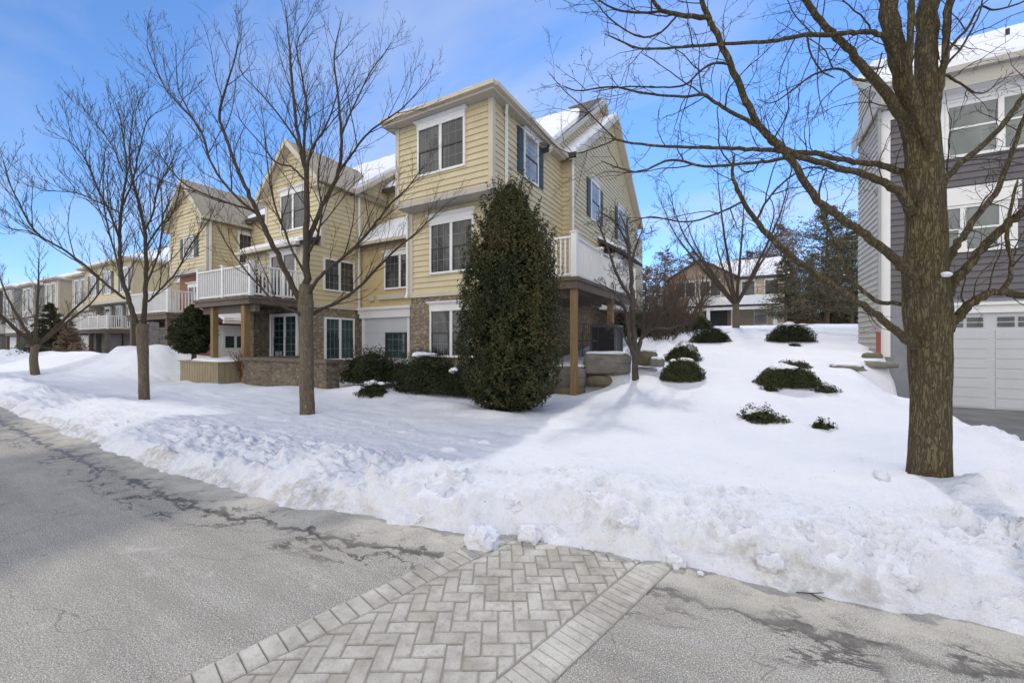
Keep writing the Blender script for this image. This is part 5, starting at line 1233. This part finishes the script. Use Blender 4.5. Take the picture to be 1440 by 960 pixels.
q = at(218, 490, 16.6); twig_shrub('reddish dry shrub behind the tallest snow heap', (q.x, q.y+.8, 1.2), .7, .5, 75, 14, REDT)

# trees on the skyline
def pine(name, label, base, H, R, seed, mat=PINE, dens=1.0, kind='cone', leaf=.20, group=None, start=.12, cat='evergreen'):
    b = np.array(base, float); root = thing(name, label, cat, base, group); r = np.random.RandomState(seed); P = []; N = []; m = MB(); lines = []
    nb = int(90*dens)
    for i in range(nb):
        t = start+(1-start)*((i+r.uniform(0,1))/nb); a = r.uniform(0,6.283)
        l = R*(((1-t)**.8*1.05+.06) if kind == 'cone' else np.interp(t,[start,.4,.75,1],[.55,1,.85,.15]))*r.uniform(.6,1.1)
        p0 = b+np.array([0,0,H*t]); dr = np.array([math.cos(a), math.sin(a), r.uniform(-.05,.3) if kind=='cone' else r.uniform(.05,.5)]); p1 = p0+dr*l; pm = p0+dr*l*.55+np.array([0,0,-.06*l]); lines.append((np.array([p0,pm,p1]), np.array([.02+.012*l,.012+.006*l,.006])))
        k = int(58*dens**.3*(.4+l/R)); q = r.beta(2.2,1.1,k)[:,None]; w = r.normal(0,1,(k,3))*np.array([.17,.17,.08])*l*.9; P.append(p0+dr*l*q+w*(.35+q)); N.append(np.tile(np.array([0,0,1.]),(k,1)))
    P = np.concatenate(P); N = np.concatenate(N); leaf_mesh('foliage', P, N, leaf, mat, root, seed, .32, .5+.5*fbm(P[:,0],P[:,1],.6,3,seed,z=P[:,2]), .8)
    tr = np.array([b-[0,0,.5], b+[0,0,H*.5], b+[0,0,H*.98]]); lines.append((tr, np.array([.018*H,.012*H,.02])))
    v, f = tubes(lines, 6); mesh_obj('trunk', v, f, BARKT, root, smooth=True, fix=False); return root
def sky_tree(px, pyb, d): q = at(px, pyb, d); return (q.x, q.y, float(base_h(q.x, q.y))-.2)
pine('spruce_tree', 'dark green spruce right of the brick house on the crest', sky_tree(1105,460,34), 6.6, 1.9, 81, dens=1.3)
pine('pine_tree', 'tall open pine behind the slope left of the grey townhouse', sky_tree(1163,462,38), 11.0, 3.6, 82, kind='open', dens=1.5, leaf=.26)
pine('pine_tree', 'broad dark pine between spruce and grey townhouse', sky_tree(1198,462,33), 7.6, 2.6, 83, kind='open', dens=1.3, leaf=.22)
pine('pine_tree', 'tall brownish pine rising behind the brick house roof', sky_tree(1098,462,54), 13.5, 4.2, 84, kind='open', dens=1.3, leaf=.34, mat=OAKL)
pine('oak_tree', 'brown leaved tree behind the gable left of the brick house', sky_tree(935,460,46), 11.5, 4.2, 85, kind='open', dens=1.1, leaf=.26, mat=OAKL, cat='tree')
pine('oak_tree', 'brown leaved tree close behind the corner townhouse gable', sky_tree(908,460,38), 8.2, 3.2, 86, kind='open', dens=1.0, leaf=.22, mat=OAKL, cat='tree')
pine('oak_tree', 'tall russet tree on the skyline over the brick gable', sky_tree(975,460,58), 14.0, 4.5, 87, kind='open', dens=1.1, leaf=.32, mat=OAKL, cat='tree')
pine('pine_tree', 'far grey green pine in the gap over the brick house wing', sky_tree(1058,460,60), 11.5, 4.0, 88, kind='open', dens=1.2, leaf=.34)
for i, (px, d, H, lab) in enumerate([(1072,50,4.2,'low brown thicket directly right of the brick house wing'),(1108,52,4.6,'low brown thicket behind the spruce on the crest'),(1175,50,4.4,'low brown thicket under the two open pines'),(1205,44,4.0,'low brown thicket nearest the grey townhouse side wall'),(1140,50,9,'brown thicket tree low behind the pines'),(1225,46,8.5,'brown tree low beside the grey townhouse wall')]):
    pine('oak_tree', lab, sky_tree(px,462,d), H, 3.6, 90+i, kind='open', dens=1.1, leaf=.26, mat=OAKL if i % 2 else PINE, cat='tree', start=.01)
q, dd = at(1035, 462, 27), 27
auto_tree('maple_tree', 'bare spreading tree on the crest in front of the brick house', 'tree', (q.x, q.y, gz(q.x,q.y)-.1), 10.2, 3.6, .21, 95, 8, .17, child=(8,6,3), rmin=.006, up=.3, spread=.8, wander=.07, mat=BARKB, seg=.3)
q = at(985, 460, 36); auto_tree('maple_tree', 'slim bare tree behind the crest left of the brick gable', 'tree', (q.x, q.y, gz(q.x,q.y)-.1), 8.5, 2.8, .13, 96, 6, .2, child=(7,5,3), rmin=.007, up=.35, spread=.7, wander=.07, seg=.3)
for i, (px, dd_, H, cr, lab) in enumerate([(918,40,8.5,3.0,'russet twiggy tree behind the brown brush left of the brick house'),(955,52,10.5,3.6,'tall russet twiggy tree on the skyline left of the brick gable'),(1075,50,9.5,3.4,'russet twiggy tree over the snowy wing roof of the brick house'),(1135,46,8.5,3.2,'russet twiggy tree between the spruce and the open pines'),(1180,56,12,4.2,'tallest russet twiggy tree behind the open pines'),(1215,42,8,3.0,'russet twiggy tree partly behind the grey townhouse corner')]):
    q = at(px, 461, dd_); auto_tree('twiggy_tree', lab, 'tree', (q.x, q.y, float(base_h(q.x,q.y))-.3), H, cr, .12, 300+i, 8, .12, child=(11,8,4), rmin=.013, up=.35, spread=.75, mat=REDT, tmat=REDT, wander=.08, seg=.4)
for i, (px, dd_, r_, h_, mt, lab) in enumerate([(1120,44,2.6,2.6,OAKL,'low brown bush at the right foot of the spruce'),(1150,46,2.8,2.4,PINE,'low grey green bush under the first open pine'),(1180,45,2.7,2.7,OAKL,'low brown bush filling the gap under the two pines'),(1212,40,2.2,2.4,PINE,'low grey green bush against the grey townhouse corner'),(1085,47,2.2,2.2,OAKL,'low brown bush at the right end of the brick house wing'),(912,34,2.4,3.0,OAKL,'brown leaved bush behind the dark evergreen mass'),(945,40,2.6,3.2,OAKL,'brown leaved bush to the left of the brick gable')]):
    q = at(px, 461, dd_); shrub('bush', lab, 'shrub', (q.x, q.y, float(base_h(q.x,q.y))-.1), r_, r_*.7, h_, 2600, .2, mt, 320+i, 0, lumps=.35, asp=.35)
# far evergreens along the row
q = at(70, 492, 27); pine('spruce_tree', 'dark conical evergreen in front of the grey row houses at the left', (q.x, q.y, .6), 3.4, 1.3, 97, YEW, 1.0, leaf=.2, start=.02)
q = at(98, 494, 26.5); pine('arborvitae_tree', 'narrow brownish evergreen beside the dark conical one at the left', (q.x, q.y, .6), 2.2, .8, 98, OAKL, .8, leaf=.16, start=.02)
q = at(84, 493, 29); pine('arborvitae_tree', 'olive evergreen hiding the porch of the tan townhouse', (q.x, q.y, .6), 2.4, 1.1, 99, JUNI, .8, leaf=.18, start=.02)

# ------------------------------------------------------------------ stones, wall, small objects
def boulder(label, px, py, d, r, seed, mat=ROCK, power=.55, name='boulder', rot=0, snow=True, noise=.14):
    c = at(px, py, d); root = thing(name, label, 'boulder', c)
    v, f = blob((0,0,0), r, seed, 4, noise, 1.3, power); v = v+(.02*fbm(v[:,0],v[:,1],7,3,seed+1,z=v[:,2]))[:,None]*np.sign(v)
    ca, sa = math.cos(rot), math.sin(rot); v = np.stack([v[:,0]*ca-v[:,1]*sa, v[:,0]*sa+v[:,1]*ca, v[:,2]], -1)+np.array(c)
    mesh_obj('stone', v, f, mat, root, smooth=True)
    if snow:
        v, f = blob((0,0,0), (r[0]*.88,r[1]*.86,.05), seed+3, 4, .22, 2.2, .6); v = np.stack([v[:,0]*ca-v[:,1]*sa, v[:,0]*sa+v[:,1]*ca, v[:,2]], -1)+np.array(c)+np.array([0,.03,r[2]*.95]); mesh_obj('snow_cap', v, f, SNOWC, root, smooth=True)
boulder('long flat topped grey boulder under the side deck beside the crabapple', 854, 511, 10.7, (.60,.38,.28), 3, power=.5, rot=R_(20))
boulder('squarish boulder behind the front post of the side deck', 797, 530, 10.75, (.5,.38,.31), 5, power=.48, rot=R_(12))
boulder('mossy low stone under the long flat boulder', 842, 535, 10.6, (.36,.3,.14), 7, ROCKB, .6, snow=False)
boulder('dark small stone at the foot of the squarish boulder', 796, 551, 10.6, (.5,.34,.2), 9, ROCKB, .6, snow=False)
boulder('olive brown stone behind the crabapple trunk', 908, 503, 10.9, (.28,.25,.2), 11, ROCKB, .65)
boulder('small snow topped stone between crabapple and paired shrubs', 924, 510, 10.4, (.16,.15,.11), 12, ROCK, .65)
boulder('wide boulder under the deck near the holly', 757, 528, 10.6, (.45,.36,.29), 13, ROCK, .5)
for i, (px, py, wpx, lab) in enumerate([(1190,516,40,'flat stone slab in the snow, left end of the low ledge'),(1232,512,44,'layered stone at the corner of the grey townhouse'),(1255,520,36,'low ledge stone nearest the grey townhouse wall')]):
    q, d = ground_at(px, py); w = wpx/F*d/2; boulder(lab, px, py+1, d, (w,w*.7,.06+.02*i), 40+i, ROCK, .6, 'ledge_stone', snow=(i != 1), noise=.3)
q, d = ground_at(1227, 503); boulder('dark rounded stone beside the downspout of the grey townhouse', 1227, 501, d, (.2,.15,.09), 47, ROCKB, .8, 'ledge_stone', snow=False)

def garden_wall():
    root = thing('garden_wall', 'low fieldstone garden wall with flat cap below the white deck', 'wall', (-11.5,7.2,.1))
    m = MB(); m.box(-13.55,-9.6,7.02,7.42,-.3,.93); m.box(-13.55,-13.15,7.421,8.9,-.3,.93); part('stone_wall', m, STONED, root)
    m = MB(); m.box(-13.63,-9.52,6.95,7.49,.932,1.01); m.box(-13.63,-13.07,7.491,8.9,.932,1.01); part('cap', m, WOODG, root)
garden_wall()
def ac_unit():
    c = at(853, 497, 13.2); root = thing('air_conditioner', 'dark grey air conditioning unit standing under the side deck', 'air conditioner', c)
    s = .42; m = MB(); m.box(c.x-s,c.x+s,c.y-s,c.y+s,c.z-.05,c.z+.06); m.box(c.x-s,c.x+s,c.y-s,c.y+s,c.z+.84,c.z+.9)
    for sx in (-1,1):
        for sy in (-1,1): m.box(c.x+sx*s-sx*.06,c.x+sx*s,c.y+sy*s-sy*.06,c.y+sy*s,c.z+.06,c.z+.84)
    part('cabinet', m, ACGREY, root); m = MB(); m.box(c.x-s+.04,c.x+s-.04,c.y-s+.04,c.y+s-.04,c.z+.061,c.z+.839)
    z = c.z+.09
    while z < c.z+.82: m.box(c.x-s+.02,c.x+s-.02,c.y-s+.02,c.y+s-.02,z,z+.012); z += .035
    part('grille', m, BLACK, root); m = MB()
    for k in range(5): rr = .08+.065*k; m.tube([(c.x+rr*math.cos(t*.3927), c.y+rr*math.sin(t*.3927), c.z+.91) for t in range(17)], .008, 5)
    part('fan_guard', m, BLACK, root)
ac_unit()
def chair():
    c = at(826, 500, 12.2); root = thing('patio_chair', 'black metal patio chair in the shade under the side deck', 'chair', c)
    m = MB(); m.box(c.x-.25,c.x+.25,c.y-.24,c.y+.24,c.z+.42,c.z+.46); part('seat', m, BLACK, root)
    for sx in (-.23,.23):
        for sy in (-.22,.22): m = MB(); m.tube([(c.x+sx,c.y+sy,c.z-.05),(c.x+sx,c.y+sy,c.z+.42)], .014, 6); part('leg', m, BLACK, root)
    m = MB(); m.tube([(c.x-.24,c.y+.23,c.z+.45),(c.x-.24,c.y+.30,c.z+.95),(c.x+.24,c.y+.30,c.z+.95),(c.x+.24,c.y+.23,c.z+.45)], .014, 6)
    for k in range(-3,4): m.tube([(c.x+k*.065,c.y+.23,c.z+.46),(c.x+k*.065,c.y+.30,c.z+.95)], .007, 5)
    part('backrest', m, BLACK, root)
chair()
# plant pot on the white deck
def pot():
    c = Vector((-15.7, 8.6, 2.93)); root = thing('potted_plant', 'dark potted plant on the white railed deck', 'plant', c)
    m = MB(); m.tube([(c.x,c.y,c.z),(c.x,c.y,c.z+.4),(c.x,c.y,c.z+.44)], [.15,.2,.22], 12); m.f.append(tuple(range(12))); m.f.append(tuple(range(24,36))); part('pot', m, BLACK, root)
    r = np.random.RandomState(1); n = 500; P = r.normal(0,.16,(n,3))*np.array([1,1,1.4])+np.array([c.x,c.y,c.z+.75]); leaf_mesh('foliage', P, np.zeros((n,3)), .09, YEW, root, 2)
pot()
# blocks of broken snow lying on the bank and at its foot
for i, (px, py, w, mt, lab) in enumerate([
    (741,768,40,0,'round block of snow at the top end of the paver crossing'),(676,777,56,0,'low slab of broken snow where the left paver border ends'),
    (951,805,30,1,'dirty snow lump at the end of the right paver border'),(985,816,11,0,'tiny snowball on the asphalt right of the paver border'),
    (1264,828,54,0,'pyramid shaped snow block on the right hand bank'),(587,734,20,0,'small snow lump beside the wet asphalt at the left'),
    (1130,742,26,0,'angular snow block on top of the bank crest'),(1240,672,22,0,'snow clod lying left of the big trunk'),(640,672,34,0,'sandy snow block on the bank below the holly'),
    (720,715,40,0,'smooth snow boulder on the face of the bank'),(880,745,34,0,'rounded snow block on the bank in the middle'),(1082,800,44,0,'rough snow block at the foot of the right bank')]):
    q, d = ground_at(px, py, 1.6); s = w/F*d/2*.78
    v, f = blob((q.x, q.y+s*.3, max(q.z,.0)+s*.42), (s, s*.8, s*.72), 200+i, 4, .55, 1.7, .7); v = v+(.10*s*fbm(v[:,0],v[:,1],30,3,i,z=v[:,2]))[:,None]
    o = mesh_obj('snow_block', v, f, SNOW, smooth=True, attr={'dirt': np.clip((q.z+s*.5-v[:,2])/s*.7, 0, .9) if mt else np.full(len(v),.12)}); tag(o, lab, 'snow block', 'blocks of broken snow')
# tree stump-like dead twig lying on the road
m = MB(); pts = [at(1120,838,2.45), at(1140,842,2.44), at(1160,852,2.36)]; m.tube([(p.x,p.y,.012) for p in pts], [.003,.004,.002], 5); m.tube([(pts[1].x,pts[1].y,.012),(pts[1].x+.08,pts[1].y+.05,.014)], [.003,.0015], 5)
tag(part('twig', m, BARKT, smooth=True), 'thin fallen twig on the icy asphalt at the foot of the bank', 'twig')
